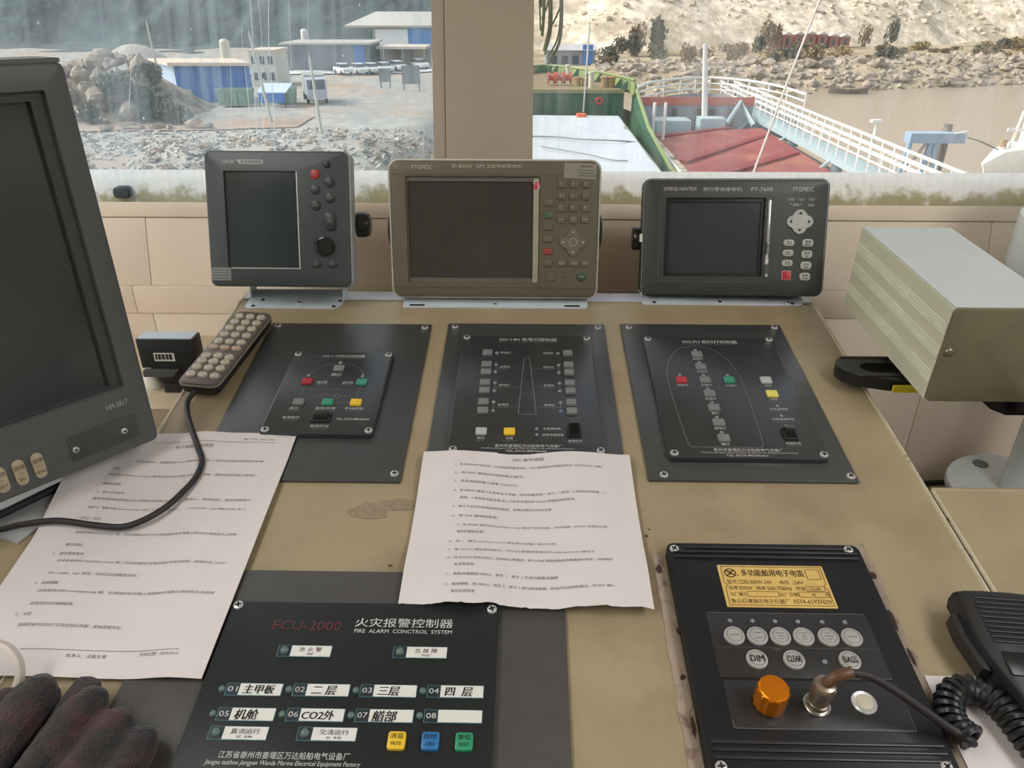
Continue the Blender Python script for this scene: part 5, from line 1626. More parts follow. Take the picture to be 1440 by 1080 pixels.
def hill_l(x, y):
    d = y - (205 - 0.18 * (x + 30)) + 16 * fb(x, y, 0.01)
    z = -9.6 + max(0, d) * 0.75
    z += 4.0 * abs(fb(x, y, 0.10)) * min(1, max(0, d) / 10)
    return z


struct('hillside_forest', grid(-420, 12, 185, 460, 170, 110, hill_l), mat('forest_dark', (82, 96, 96), 0.95, var=0.25, scale=0.22, rgb2=(60, 74, 76), fac2=(0.45, 0.6), scale2=0.10, bump=0.8, bscale=0.5), angle=70)

# --- buildings across the yard
def wall_box(parent, name, x0, x1, y0, y1, z0, z1, m):
    return obj(name, MB().box(x0, x1, y0, y1, z0, z1), m, parent)


M_BLUE = mat('blue_sheet', (72, 124, 198), 0.5, var=0.05, scale=0.4)
M_BLUESUNLIT = mat('sunlit_blue_sheet', (176, 200, 226), 0.5)  # lighter copy of the shed's blue, sunlight painted into the end wall
M_CRROOF = mat('cream_roof', (222, 206, 186), 0.6)
M_WIN = mat('dark_window', (70, 82, 92), 0.3)
BB = thing('blue_shed', 'bright blue sheet metal shed with a cream roof across the yard', 'building', Matrix.Translation((-38, 96, GZ)))
wall_box(BB, 'front_wall', -41.5, -32.6, 93.0, 93.3, GZ, GZ + 4.1, M_BLUE)
b = MB().poly([(-41.5, 93.0), (-41.4, 93.3), (-46.8, 99.9), (-47.0, 99.7)], GZ, GZ + 4.1)
obj('end_wall', b, M_BLUESUNLIT, BB)
b = MB().poly([(-41.9, 92.5), (-32.2, 92.5), (-36.5, 99.9), (-47.6, 99.9)], GZ + 4.1, GZ + 4.45)
obj('roof', b, M_CRROOF, BB)
for i in range(8):
    wall_box(BB, 'wall_rib', -41.2 + i * 1.1, -41.1 + i * 1.1, 92.93, 93.0, GZ, GZ + 4.0, M_BLUE)
wall_box(BB, 'gate_notch', -41.3, -39.9, 92.9, 93.02, GZ, GZ + 1.5, mat('pale_gate', (196, 196, 186), 0.6))

OF = thing('white_office', 'small white two-storey office right of the blue shed', 'building', Matrix.Translation((-37, 114, GZ)))
wall_box(OF, 'walls', -39.0, -35.4, 112, 118, GZ, GZ + 4.5, mat('office_white', (214, 214, 204), 0.6))
wall_box(OF, 'roof', -39.2, -35.2, 111.8, 118.2, GZ + 4.5, GZ + 4.75, M_CRROOF)
for i in range(3):
    for k in range(2):
        wall_box(OF, 'window', -38.7 + i * 1.15, -38.1 + i * 1.15, 111.9, 112.02, GZ + 0.8 + k * 2.1, GZ + 1.8 + k * 2.1, M_WIN)

SD = thing('grey_shed', 'long dark grey shed behind the parked cars', 'building', Matrix.Translation((-33, 132, GZ)))
wall_box(SD, 'walls', -41.0, -26.8, 136, 146, GZ, GZ + 4.2, mat('shed_grey', (118, 126, 132), 0.6, var=0.1, scale=0.3))
wall_box(SD, 'roof', -41.8, -26.4, 135.4, 147, GZ + 4.2, GZ + 4.5, mat('shed_roof', (190, 188, 178), 0.6))
wall_box(SD, 'blue_door', -29.4, -27.6, 135.9, 136.02, GZ, GZ + 4.0, mat('door_blue', (84, 126, 190), 0.5))
wall_box(SD, 'canopy', -26.4, -17.8, 140, 148, GZ + 3.3, GZ + 3.7, mat('canopy_pale', (212, 204, 190), 0.6))
for x in (-25.6, -22.0, -18.2):
    wall_box(SD, 'canopy_post', x, x + 0.25, 140.2, 140.45, GZ, GZ + 3.3, mat('post_grey', (150, 150, 146), 0.6))
wall_box(SD, 'canopy_back_wall', -26.4, -17.8, 147.6, 148, GZ, GZ + 3.3, mat('back_wall_pale', (186, 180, 168), 0.6))

WH = thing('warehouse', 'large warehouse with a grey gable roof and white and blue doors', 'building', Matrix.Translation((-26, 170, GZ)))
MX = Matrix(((0, 0, 1, 0), (1, 0, 0, 0), (0, 1, 0, 0), (0, 0, 0, 1)))
wall_box(WH, 'walls', -31.6, -10, 165, 190, GZ, GZ + 6.2, mat('warehouse_wall', (168, 170, 166), 0.6))
b = MB().rings([[(x, 164.2, GZ + 6.0), (x, 164.2, GZ + 6.3), (xr, 178, GZ + 8.6), (x, 192, GZ + 6.3), (x, 192, GZ + 6.0)] for x, xr in ((-37.0, -33.0), (-9, -9))])
obj('roof', b, mat('warehouse_roof', (178, 180, 174), 0.6), WH)
wall_box(WH, 'white_door', -31.0, -24.4, 164.8, 165.02, GZ + 2.5, GZ + 5.6, mat('door_white', (232, 238, 238), 0.5))
wall_box(WH, 'blue_door', -24.2, -12, 164.8, 165.02, GZ + 1.5, GZ + 6.0, mat('warehouse_blue', (84, 140, 206), 0.5))
wall_box(WH, 'gutter', -37.0, -9, 163.9, 164.2, GZ + 5.9, GZ + 6.15, mat('gutter_tan', (186, 170, 150), 0.6))

for nm, x, y, h, r, lb, m in (('water_tank', -43.7, 116, 5.6, 0.7, 'pale upright tank behind the blue shed', mat('tank_pale', (206, 206, 190), 0.5)), ('water_tank', -41.3, 150, 5.8, 0.7, 'white tank on the roof line behind the grey shed', mat('tank_white', (222, 222, 216), 0.5))):
    t = thing(nm, lb, 'tank', Matrix.Translation((x, y, GZ)))
    obj('body', MB().cyl(x, y, r, GZ, GZ + h, 20), m, t)
    obj('cap', MB().lathe([(r, GZ + h), (r * 0.6, GZ + h + 0.3), (0.1, GZ + h + 0.35)], 20, c=(x, y)), m, t)
for x, y, lb in ((-38.5, 92, 'gravel mound'),):
    b = grid(-66, -42, 92, 116, 30, 24, lambda x, y: GZ - 0.5 + 6.4 * math.exp(-((x + 51) / 7.5) ** 2 - ((y - 104) / 5.5) ** 2) + 0.3 * fb(x, y, 0.2))
    struct('ground_mound', b, mat('mound_gravel', (178, 176, 168), 0.95, var=0.12, scale=0.5, bump=0.5, bscale=2), angle=70)

# parked cars
M_CAR = mat('car_white', (226, 230, 230), 0.3)
M_TYRE = mat('tyre', (44, 44, 44), 0.8)


def car(x, y, rz, m, label):
    MT = Matrix.Translation((x, y, yard_z(x, y) + 0.22)) @ Matrix.Rotation(rz, 4, 'Z')
    t = thing('parked_car', label, 'car', MT, 'cars parked across the yard')
    S = MT @ Matrix.Rotation(R(90), 4, 'X')
    b = MB().poly([(-2.1, 0.35), (2.1, 0.35), (2.15, 0.75), (1.9, 0.95), (1.1, 1.0), (-1.9, 1.0), (-2.15, 0.8)], -0.85, 0.85)
    obj('body', b, m, t, S)
    b = MB().poly([(-1.8, 0.98), (1.15, 0.98), (0.5, 1.48), (-1.2, 1.50)], -0.75, 0.75)
    obj('cabin', b, M_WIN, t, S)
    b = MB().poly([(-1.25, 1.47), (0.55, 1.46), (0.4, 1.56), (-1.1, 1.57)], -0.72, 0.72)
    obj('roof', b, m, t, S)
    for wx in (-1.35, 1.3):
        for wy in (-0.86, 0.70):
            obj('wheel', MB().cyl(wx, 0.34, 0.33, wy - 0.02 if wy < 0 else wy, wy + 0.18, 14), M_TYRE, t, S)


for i, (x, y, lb) in enumerate(((-30.0, 132.5, 'white car, leftmost of the parked row'), (-27.9, 134.6, 'white car, second from the left in the parked row'), (-26.1, 136.4, 'white car, third from the left in the parked row'), (-24.3, 138.2, 'white car, fourth from the left in the parked row'), (-22.4, 140.2, 'white car, fifth from the left in the parked row'), (-19.0, 143.5, 'white car, rightmost in the parked row by the canopy'))):
    car(x, y - 3.2, R(-55), M_CAR, lb)

# truck, bins, canopy
TK = thing('yard_truck', 'pale lavender truck cab standing in the yard beside a green bin', 'truck', Matrix.Translation((-25.2, 93, GZ)))
S = Matrix.Translation((-25.2, 93, GZ + 0.2)) @ Matrix.Rotation(R(-70), 4, 'Z') @ Matrix.Rotation(R(90), 4, 'X')
obj('cab', MB().poly([(1.2, 0.6), (3.1, 0.6), (3.2, 1.6), (2.9, 2.7), (1.2, 2.8)], -1.1, 1.1), mat('cab_lavender', (186, 190, 208), 0.4), TK, S)
obj('windscreen', MB().poly([(3.22, 1.65), (3.24, 1.66), (2.96, 2.6), (2.94, 2.6)], -0.95, 0.95), M_WIN, TK, S)
obj('cargo_bed', MB().poly([(-3.2, 0.9), (1.1, 0.9), (1.1, 3.0), (-3.2, 3.0)], -1.15, 1.15), mat('bed_grey', (164, 172, 166), 0.5), TK, S)
for wx in (-2.2, 2.2):
    for wy in (-1.16, 0.9):
        obj('wheel', MB().cyl(wx, 0.5, 0.48, wy, wy + 0.26, 16), M_TYRE, TK, S)
for i, (x, y, w) in enumerate(((-33.6, 90.0, 3.8), (-28.2, 91.6, 2.0))):
    t = thing('green_bin', ('wide pale green skip in front of the blue shed', 'narrow pale green skip left of the truck')[i], 'skip', Matrix.Translation((x, y, GZ)))
    m = mat('bin_green', (148, 176, 156), 0.6, var=0.1, scale=0.8)
    b = MB()
    b.rings([[(x - w / 2 * k, y - 1.2 * k, z), (x + w / 2 * k, y - 1.2 * k, z), (x + w / 2 * k, y + 1.2 * k, z), (x - w / 2 * k, y + 1.2 * k, z)] for k, z in ((0.85, GZ + 0.2), (1.0, GZ + 1.9), (0.92, GZ + 1.9), (0.8, GZ + 0.4))])
    obj('body', b, m, t)
    for k in range(4):
        xx = x - w / 2 + (k + 0.5) * w / 4
        obj('rib', MB().box(xx - 0.08, xx + 0.08, y - 1.32, y - 1.12, GZ + 0.25, GZ + 1.9), m, t)
t = thing('blue_canopy', 'pale awning with a blue front band beside the truck', 'awning', Matrix.Translation((-28.6, 88.5, GZ)))
obj('roof_sheet', MB().poly([(87.3, GZ + 1.7), (90.2, GZ + 2.4), (90.2, GZ + 2.5), (87.3, GZ + 1.8)], -30.2, -26.9, M=MX), mat('awning_pale', (196, 214, 236), 0.5), t)
obj('front_band', MB().box(-30.0, -27.1, 87.25, 87.35, GZ + 0.7, GZ + 1.7), M_BLUE, t)
for x in (-30.0, -27.2):
    obj('post', MB().box(x, x + 0.12, 87.4, 87.52, GZ - 0.3, GZ + 1.7), M_WIN, t)
for i, (x, y, w, h) in enumerate(((-19.6, 108.8, 1.6, 1.7), (-15.6, 106, 2.4, 2.3))):
    t = thing('yard_sign', ('small grey board standing by the pale road', 'dark grey board standing nearer the window pillar')[i], 'sign', Matrix.Translation((x, y, GZ)))
    obj('board', MB().box(x - w / 2, x + w / 2, y, y + 0.15, GZ + 0.9, GZ + 0.9 + h), mat('board_grey', (118, 124, 128), 0.6), t)
    for xx in (x - w / 2 + 0.1, x + w / 2 - 0.25):
        obj('post', MB().box(xx, xx + 0.15, y + 0.15, y + 0.3, GZ - 0.3, GZ + 1.4), mat('board_grey', (118, 124, 128), 0.6), t)
M_POLE = mat('pole_grey', (196, 198, 190), 0.7)
for x, y, h, dx, lb in ((-25.3, 76.5, 8.1, -1.0, 'tall leaning pale pole in the yard, left of the truck'), (-17.8, 66.5, 6.6, -0.3, 'thin pale pole rising from the rubble, right of the truck'), (-42.8, 92, 8.6, -0.3, 'thin pole standing behind the boulder heap')):
    t = thing('yard_pole', lb, 'pole', Matrix.Translation((x, y, GZ)))
    obj('shaft', MB().tube([(x, y, GZ - 0.5), (x + dx, y, GZ + h)], 0.16, 8, rads=[0.18, 0.10]), M_POLE, t)
    obj('cap', MB().tube([(x + dx, y, GZ + h), (x + dx, y, GZ + h + 0.3)], 0.05, 6), M_POLE, t)

# boulder heap, bushes and rubble in the yard
def spread(seed, n, pick, gap, tries=6000):
    """n spots (x, y, size) kept apart from each other"""
    rnd = random.Random(seed)
    out = []
    for _ in range(tries):
        if len(out) >= n:
            break
        x, y, q = pick(rnd)
        if all((x - a) ** 2 + (y - c) ** 2 > (gap * (q + e)) ** 2 for a, c, e in out):
            out.append((x, y, q))
    return out


def third(v, a, b, names):
    return names[0] if v < a + (b - a) / 3 else (names[1] if v < a + (b - a) * 2 / 3 else names[2])


GR = 'boulders heaped in the yard'
for i, (x, y, q) in enumerate(spread(5, 34, lambda r: (r.uniform(-53, -39.5), r.uniform(77.0, 85), r.uniform(0.6, 1.3)), 1.0)):
    hgt = 5.4 * max(0.0, 1 - abs((x + 44) / 9.5) ** 2) * max(0.1, min(1, (y - 76) / 6))
    rnd = random.Random(i)
    lb = ('large ' if q > 1.05 else 'small ') + 'grey-tan boulder ' + third(y, 77, 85, ('at the foot', 'halfway up', 'near the top')) + ' of the yard heap, ' + third(x, -53, -39.5, ('beside the big monitor', 'in its middle', 'towards the blue shed'))
    place('boulder', ROCKS[i % 5], (x, y, GZ + hgt), (q * rnd.uniform(0.95, 1.3), q, q * rnd.uniform(0.7, 1.0)), rnd.uniform(0, 6), lb, 'boulder', GR)
b = grid(-60, -24, 74, 100, 40, 30, lambda x, y: GZ - 0.4 + 6.2 * math.exp(-((x + 45) / 8) ** 4 - ((y - 85) / 5.5) ** 2) * (0.8 + 0.35 * fb(x, y, 0.25)))
struct('ground_heap', b, mat('heap_soil', (166, 154, 134), 0.95, var=0.2, scale=0.7, rgb2=(118, 112, 98), fac2=(0.46, 0.6), scale2=0.3, bump=0.7, bscale=2), angle=70)
for i, (x, y, z, s, k) in enumerate(((-38.4, 78.0, 0.0, 2.9, 0), (-35.4, 77.0, -0.1, 2.0, 1), (-41.6, 79.0, 1.6, 2.7, 1), (-39.6, 82.0, 2.7, 2.3, 0), (-43.5, 76.0, 0.0, 1.8, 0))):
    place('bush', BUSHD[k], (x, y, GZ + z - 0.3), (s, s, s * 1.1), i * 1.3, ('tall grey-green bush in front of the yard boulder heap', 'small bush at the right foot of the boulder heap', 'broad bush on the left shoulder of the boulder heap', 'bush on top of the boulder heap', 'low bush at the left foot of the boulder heap')[i], 'bush', 'bushes on the boulder heap')
for i, (x, y, q) in enumerate(spread(6, 46, lambda r: (r.uniform(-34, -9), r.uniform(48, 66), r.uniform(0.18, 0.45)), 1.6)):
    lb = ('larger' if q > 0.32 else 'smaller') + ' pale block ' + third(y, 48, 66, ('in the near', 'in the middle', 'in the far')) + ' rubble below the window, ' + third(x, -34, -9, ('towards the big monitor', 'above the left display', 'towards the pillar'))
    place('rubble_block', ROCKS[i % 5], (x, y, yard_z(x, y) + q * 0.3), (q * 1.5, q, q * 0.7), i * 2.3, lb, 'rubble', 'rubble blocks near the window')
b = MB()
rnd = random.Random(3)
for i in range(2600):
    x, y = rnd.uniform(-44, -8), rnd.uniform(44, 72)
    z = yard_z(x, y)
    s = rnd.uniform(0.06, 0.24)
    M_ = Matrix.Translation((x, y, z + s * 0.2)) @ Euler((rnd.uniform(-.6, .6), rnd.uniform(-.6, .6), rnd.uniform(0, 6))).to_matrix().to_4x4()
    b.box(-s * rnd.uniform(0.6, 2.2), s, -s * 0.6, s * 0.6, -s * 0.3, s * 0.3, M_)
struct('rubble', b, mat('rubble_pale', (172, 170, 162), 0.9, var=0.3, scale=0.8), kind='stuff', label='loose pale rubble strewn over the yard below the window')
for i, (x, y, s) in enumerate(((-37.5, 73, 0.9), (-35.3, 73.4, 0.6), (-34.2, 73.3, 0.5), (-31.6, 73.8, 1.2), (-39.6, 72, 0.6))):
    place('scrap_sheet', ROCKS[i], (x, y, GZ + 0.2), (s * 1.3, s * 0.6, s * 0.5), i, ('white scrap heap', 'tan scrap lump', 'small white scrap lump', 'long white scrap heap', 'small pale scrap lump')[i] + ' lying at the foot of the boulder heap', 'scrap')

# --- own ship ahead of the bridge
OSH = thing('cargo_ship', 'cargo ship foredeck with a pale hatch cover and a green forecastle', 'ship', Matrix.Translation((0, 34, -4.6)))
M_HATCH = mat('hatch_tarpaulin', (196, 206, 211), 0.6, var=0.03, scale=0.15, bump=0.3, bscale=0.7)
M_SGREEN = mat('ship_green', (60, 108, 84), 0.5, var=0.06, scale=0.5)
M_SGREEN2 = mat('ship_green_light', (136, 152, 98), 0.5, var=0.06, scale=0.5)
b = grid(-2.45, 5.05, 8, 43.6, 20, 60, lambda x, y: -4.25 + 0.05 * noise.noise((x * 0.5, y * 0.35, 0)) + 0.03 * math.sin(y * 0.9 + x * 0.1))
obj('hatch_cover', b, M_HATCH, OSH, angle=80)
obj('hatch_coaming', MB().box(4.95, 5.15, 8, 43.7, -5.8, -4.30), mat('coaming_green_grey', (128, 142, 122), 0.6, rgb2=(150, 130, 110), scale2=0.8), OSH)
obj('hatch_coaming', MB().box(-2.55, -2.40, 8, 43.7, -5.8, -4.30), mat('coaming_green_grey', (128, 142, 122), 0.6), OSH)
obj('lashing_line', MB().tube(smooth_path([(-2.3, 36.0, -4.16), (0.9, 35.9, -4.13), (2.4, 35.2, -4.13), (4.0, 34.9, -4.14), (5.1, 35.4, -4.3)], 6), 0.035, 6), mat('lash_grey', (136, 142, 142), 0.8), OSH)
obj('lashing_line', MB().tube(smooth_path([(0.6, 33.4, -4.15), (2.4, 31.6, -4.14), (3.4, 30.4, -4.15), (4.0, 30.3, -4.16)], 6), 0.03, 6), mat('lash_grey', (136, 142, 142), 0.8), OSH)
for xa, xb in ((5.15, 6.2), (-3.6, -2.55)):
    obj('side_deck', MB().box(xa, xb, 8, 46, -5.9, -5.8), mat('deck_green_grey', (96, 110, 96), 0.7), OSH)
for s_ in (1, -1):
    sx = (lambda v: v) if s_ > 0 else (lambda v: 2.6 - v)
    P = [(sx(6.25), 8), (sx(6.25), 40), (sx(6.05), 46), (sx(5.1), 50.5), (sx(3.7), 54.5), (sx(2.3), 57.2), (1.3, 58.4)]
    b = MB()
    b.rings([[(x, y, WZL - 0.2) for x, y in P], [(x, y, -4.9 if y < 41 else -4.3) for x, y in P]], cap0=False, cap1=False, closed=False)
    obj('hull_side', b, mat('hull_green', (66, 104, 78), 0.5), OSH)
obj('forecastle_bulkhead', MB().box(-3.0, 5.6, 46.0, 46.2, -5.8, -3.15), M_SGREEN, OSH)
obj('forecastle_deck', MB().poly([(-3.3, 46), (5.9, 46), (5.1, 50.5), (3.7, 54.5), (2.0, 57.4), (0.6, 57.4), (-1.1, 54.5), (-2.5, 50.5)], -3.25, -3.15), mat('focsle_deck', (142, 124, 92), 0.7, rgb2=(120, 130, 84), scale2=0.5), OSH)
obj('deck_edge_beam', MB().box(-3.0, 5.6, 45.9, 46.0, -3.30, -3.10), mat('beam_tan_green', (150, 146, 104), 0.6), OSH)
for s_ in (1, -1):
    sx = (lambda v: v) if s_ > 0 else (lambda v: 2.6 - v)
    P = [(sx(6.05), 45.0), (sx(5.65), 47.5), (sx(4.75), 51.0), (sx(3.5), 54.5), (sx(2.2), 57.2), (1.3, 58.2)]
    zt = lambda i: -2.55 - 0.04 * i
    b = MB()
    b.rings([[(x, y, -3.3) for x, y in P], [(x, y + 0.2, zt(i)) for i, (x, y) in enumerate(P)]], cap0=False, cap1=False, closed=False)
    obj('bow_bulwark', b, M_SGREEN2, OSH)
    obj('bulwark_rail', MB().tube([(x, y + 0.2, zt(i) + 0.02) for i, (x, y) in enumerate(P)], 0.08, 6), M_SGREEN2, OSH)
    for i in range(9):
        t = 0.5 + i * 0.5
        k = int(t)
        f = t - k
        x = P[k][0] + (P[min(k + 1, 5)][0] - P[k][0]) * f - 0.3 * s_
        y = P[k][1] + (P[min(k + 1, 5)][1] - P[k][1]) * f - 0.2
        obj('bulwark_stay', MB().poly([(-0.28, -3.2), (0.25, -3.2), (0.25, -2.65), (0.12, -2.65)], -0.05, 0.05, M=Matrix.Translation((x, y, 0)) @ Matrix.Rotation(R(90), 4, 'X')), M_SGREEN, OSH)
    b = MB()
    b.rings([[(sx(6.1), 46.5, -5.8), (sx(6.2), 40, -5.8), (sx(6.2), 33, -5.8)], [(sx(6.15), 46.5, -2.7), (sx(6.25), 40, -4.35), (sx(6.25), 33, -5.0)]], cap0=False, cap1=False, closed=False)
    obj('side_bulwark', b, M_SGREEN, OSH)
    obj('side_rail', MB().tube([(sx(6.15), 46.5, -2.68), (sx(6.25), 40, -4.33), (sx(6.25), 33, -4.98), (sx(6.25), 8, -5.0)], 0.10, 6), M_SGREEN2, OSH)
b = MB()
for k in range(3):
    b.lathe([(0.34, 0), (0.34, 0.10), (0.16, 0.12), (0.16, 0.34), (0.34, 0.36), (0.34, 0.46)], 14, M=Matrix.Translation((1.2 + k * 0.5, 48.8, -2.72)) @ Matrix.Rotation(R(90), 4, 'Y'))
obj('windlass', b, mat('winch_red', (196, 90, 72), 0.5), OSH)
for x, y, r, h, m, nm in ((3.0, 48.5, 0.22, 0.5, mat('bollard_tan', (170, 140, 100), 0.6), 'bollard'), (3.5, 48.5, 0.22, 0.5, mat('bollard_tan', (170, 140, 100), 0.6), 'bollard'), (3.75, 47.4, 0.16, 0.9, mat('vent_pale', (206, 204, 184), 0.5), 'vent_post'), (4.6, 47.8, 0.22, 0.6, mat('bollard_tan', (170, 140, 100), 0.6), 'bollard'), (5.0, 47.8, 0.22, 0.6, mat('bollard_tan', (170, 140, 100), 0.6), 'bollard'), (2.6, 52.5, 0.14, 0.9, mat('vent_pale', (206, 204, 184), 0.5), 'vent_post')):
    obj(nm, MB().lathe([(r, -3.15), (r, -3.15 + h * 0.8), (r * 1.3, -3.15 + h * 0.85), (r * 1.3, -3.15 + h), (r * 0.4, -3.13 + h)], 12, c=(x, y)), m, OSH)
LR = obj('mast_stay', MB().tube([(3.25, 45.7, -4.3), (3.45, 46.5, 0.2)], 0.05, 6), M_POLE, OSH)
b = MB()
b.tube([(4.15 + 0.17 * math.cos(R(a)), 45.85, -3.72 + 0.17 * math.sin(R(a))) for a in range(0, 360, 30)], 0.065, 8, closed=True)
tag(obj('life_ring', b, mat('ring_orange_red', (206, 60, 50), 0.5)), 'red life ring hung on the green forecastle bulkhead', 'life ring')
b = MB().rbox(2.95, 43.0, 0.55, 0.35, -4.24, -4.02, 0.1, 0.06)
tag(obj('orange_float', b, mat('float_orange', (222, 104, 70), 0.5)), 'small orange float lying on the far end of the pale hatch cover', 'float')
b = MB().tube(smooth_path([(1.30, 27.6, -4.19), (1.7, 27.9, -4.12), (2.0, 28.1, -4.18), (2.3, 27.9, -4.19)], 5), 0.05, 6)
tag(obj('rope_end', b, mat('rope_dark', (86, 92, 96), 0.8)), 'short dark rope end lying on the pale hatch cover', 'rope')

# frayed rope hanging outside, close to the right pane
RP = thing('frayed_rope', 'frayed green rope hanging outside beside the window pillar', 'rope', Matrix.Translation((0.03, 1.55, 1.9)))
for i in range(9):
    rnd = random.Random(50 + i)
    a = rnd.uniform(-1, 1)
    x0 = 0.036 + 0.004 * a
    e_ = 1.452 + rnd.uniform(-0.02, 0.09)
    pts = [(x0, 1.55, 1.95), (x0 + 0.012 * a, 1.55, 1.70), (x0 + 0.02 * a, 1.55 + 0.01 * a, 1.60), (x0 + 0.018 * a + 0.004, 1.55, e_ + 0.05), (x0 - 0.006 + 0.004 * a, 1.55, e_)]
    obj('strand', MB().tube(smooth_path(pts, 5), 0.0032 if i < 3 else 0.0018, 6), mat('rope_green', (104, 116, 84), 0.8, var=0.15, scale=60), RP)

# --- neighbouring ship with the red hold
NS = thing('red_ship', 'moored ship with a dark red hold cover beside the green one', 'ship', Matrix.Translation((11, 40, -6)))
M_RED = mat('hold_red', (150, 74, 72), 0.6, var=0.1, scale=0.5, rgb2=(170, 110, 84), fac2=(0.5, 0.66), scale2=0.25)
M_REDD = mat('hold_red_dark', (136, 50, 56), 0.6, var=0.08, scale=0.6)
M_RAIL = mat('rail_white', (236, 238, 232), 0.4)
M_TEAL = mat('beam_teal', (176, 200, 204), 0.5)
obj('hull', MB().poly([(6.6, 8), (16.4, 8), (16.6, 50), (15.4, 56), (12.3, 58.3), (8.3, 54.5), (6.7, 50)], WZL - 0.2, -6.6), mat('hull_grey', (124, 120, 116), 0.6), NS)
b = MB()
b.add([(7.3, 22, -5.6), (14.4, 22, -5.9), (14.4, 48, -5.5), (7.3, 44.5, -5.3)], [(0, 1, 2, 3)])
b.add([(7.3, 22, -6.6), (14.4, 22, -6.6), (14.4, 48, -6.6), (7.3, 44.5, -6.6)], [(0, 1, 2, 3)])
b.f += [(0, 1, 5, 4), (1, 2, 6, 5), (2, 3, 7, 6), (3, 0, 4, 7)]
obj('hold_cover', b, M_RED, NS)
for (xa, ya), (xb, yb), w in (((7.4, 43.0), (12.6, 47.6), 0.35), ((7.6, 36.2), (14.2, 45.4), 0.40), ((7.8, 32.5), (14.2, 40.0), 0.55), ((8.6, 27.0), (14.2, 33.6), 0.5), ((9.0, 23.0), (14.2, 28.5), 0.5)):
    d = Vector((xb - xa, yb - ya, 0)).normalized()
    nrm = Vector((-d.y, d.x, 0)) * w
    b = MB()
    zz = lambda x, y: -5.42 - 0.04 * (x - 7.3) - 0.006 * (46 - y)
    q = [(xa, ya), (xb, yb), (xb + nrm.x, yb + nrm.y), (xa + nrm.x, ya + nrm.y)]
    b.add([(x, y, zz(x, y) - 0.3) for x, y in q] + [(x, y, zz(x, y) + 0.22) for x, y in q], [(3, 2, 1, 0), (4, 5, 6, 7), (0, 1, 5, 4), (1, 2, 6, 5), (2, 3, 7, 6), (3, 0, 4, 7)])
    obj('cover_ridge', b, M_REDD, NS)
obj('rust_panel', MB().box(11.2, 13.1, 28.8, 31.2, -5.9, -5.62), mat('rust_orange', (214, 150, 116), 0.7), NS)
for i, y in enumerate((20, 24, 27.6, 31.5, 35.2, 38.6, 41.5)):
    obj('coaming_fender', MB().rbox(6.95, y, 0.55, 2.6, -6.0, -5.25, 0.15, 0.08), mat('fender_pale', (216, 208, 180), 0.6, rgb2=(140, 130, 100), scale2=0.9), NS)
obj('coaming_rail', MB().tube([(6.55, 10, -5.2), (6.6, 44.5, -5.0)], 0.07, 6), M_RAIL, NS)
obj('fore_wall', MB().box(7.2, 14.6, 51.0, 51.3, -6.6, -4.35), mat('fore_wall_grey', (170, 182, 190), 0.6, var=0.08, scale=0.5), NS)
obj('red_stripe', MB().box(7.2, 14.6, 50.93, 51.0, -4.55, -4.05), mat('stripe_red', (206, 120, 104), 0.6), NS)
for x in (9.3, 10.9, 11.7, 13.0):
    obj('fore_post', MB().box(x, x + 0.35, 50.6, 50.93, -6.4, -4.7), mat('fore_post_dark', (110, 104, 106), 0.6), NS)
obj('winch_house', MB().rbox(8.9, 48.3, 2.2, 1.6, -6.0, -5.0, 0.2, 0.1), M_TEAL, NS)
obj('locker', MB().rbox(11.3, 48.2, 1.6, 1.2, -6.0, -4.9, 0.1, 0.05), M_TEAL, NS)
obj('davit', MB().tube([(12.2, 48, -5.3), (13.6, 50.5, -4.3), (14.2, 49, -5.5)], 0.16, 6), M_TEAL, NS)
obj('foremast', MB().tube([(11.15, 49.0, -5.8), (10.62, 49.0, -0.85)], 0.22, 10, rads=[0.20, 0.14]), M_RAIL, NS)
# bow rails
bowp = [(6.6, 48), (6.8, 50.5), (8.2, 54.5), (10.4, 57.4), (12.3, 58.6), (13.9, 58.4), (15.6, 56.3), (16.6, 52.8), (16.8, 48)]
for z in (-3.55, -3.95, -4.35):
    obj('bow_rail', MB().tube(smooth_path([(x, y, z) for x, y in bowp], 5), 0.055 if z < -3.6 else 0.08, 6), M_RAIL, NS)
sp_ = smooth_path([(x, y, 0) for x, y in bowp], 3)
for p in sp_[::2]:
    obj('rail_post', MB().tube([(p.x, p.y, -5.2), (p.x, p.y, -3.55)], 0.05, 6), M_RAIL, NS)
obj('bow_wall', MB().rings([[(p.x * 0.99 + 0.1, p.y * 0.995, -6.6) for p in sp_], [(p.x * 0.99 + 0.1, p.y * 0.995, -4.6) for p in sp_]], cap0=False, cap1=False, closed=False), mat('bow_wall_grey', (150, 156, 160), 0.6), NS)
for x in (6.85, 7.45):
    obj('stanchion', MB().tube([(x, 42.5, -5.6), (x, 42.5, -3.4)], 0.09, 6), M_RAIL, NS)
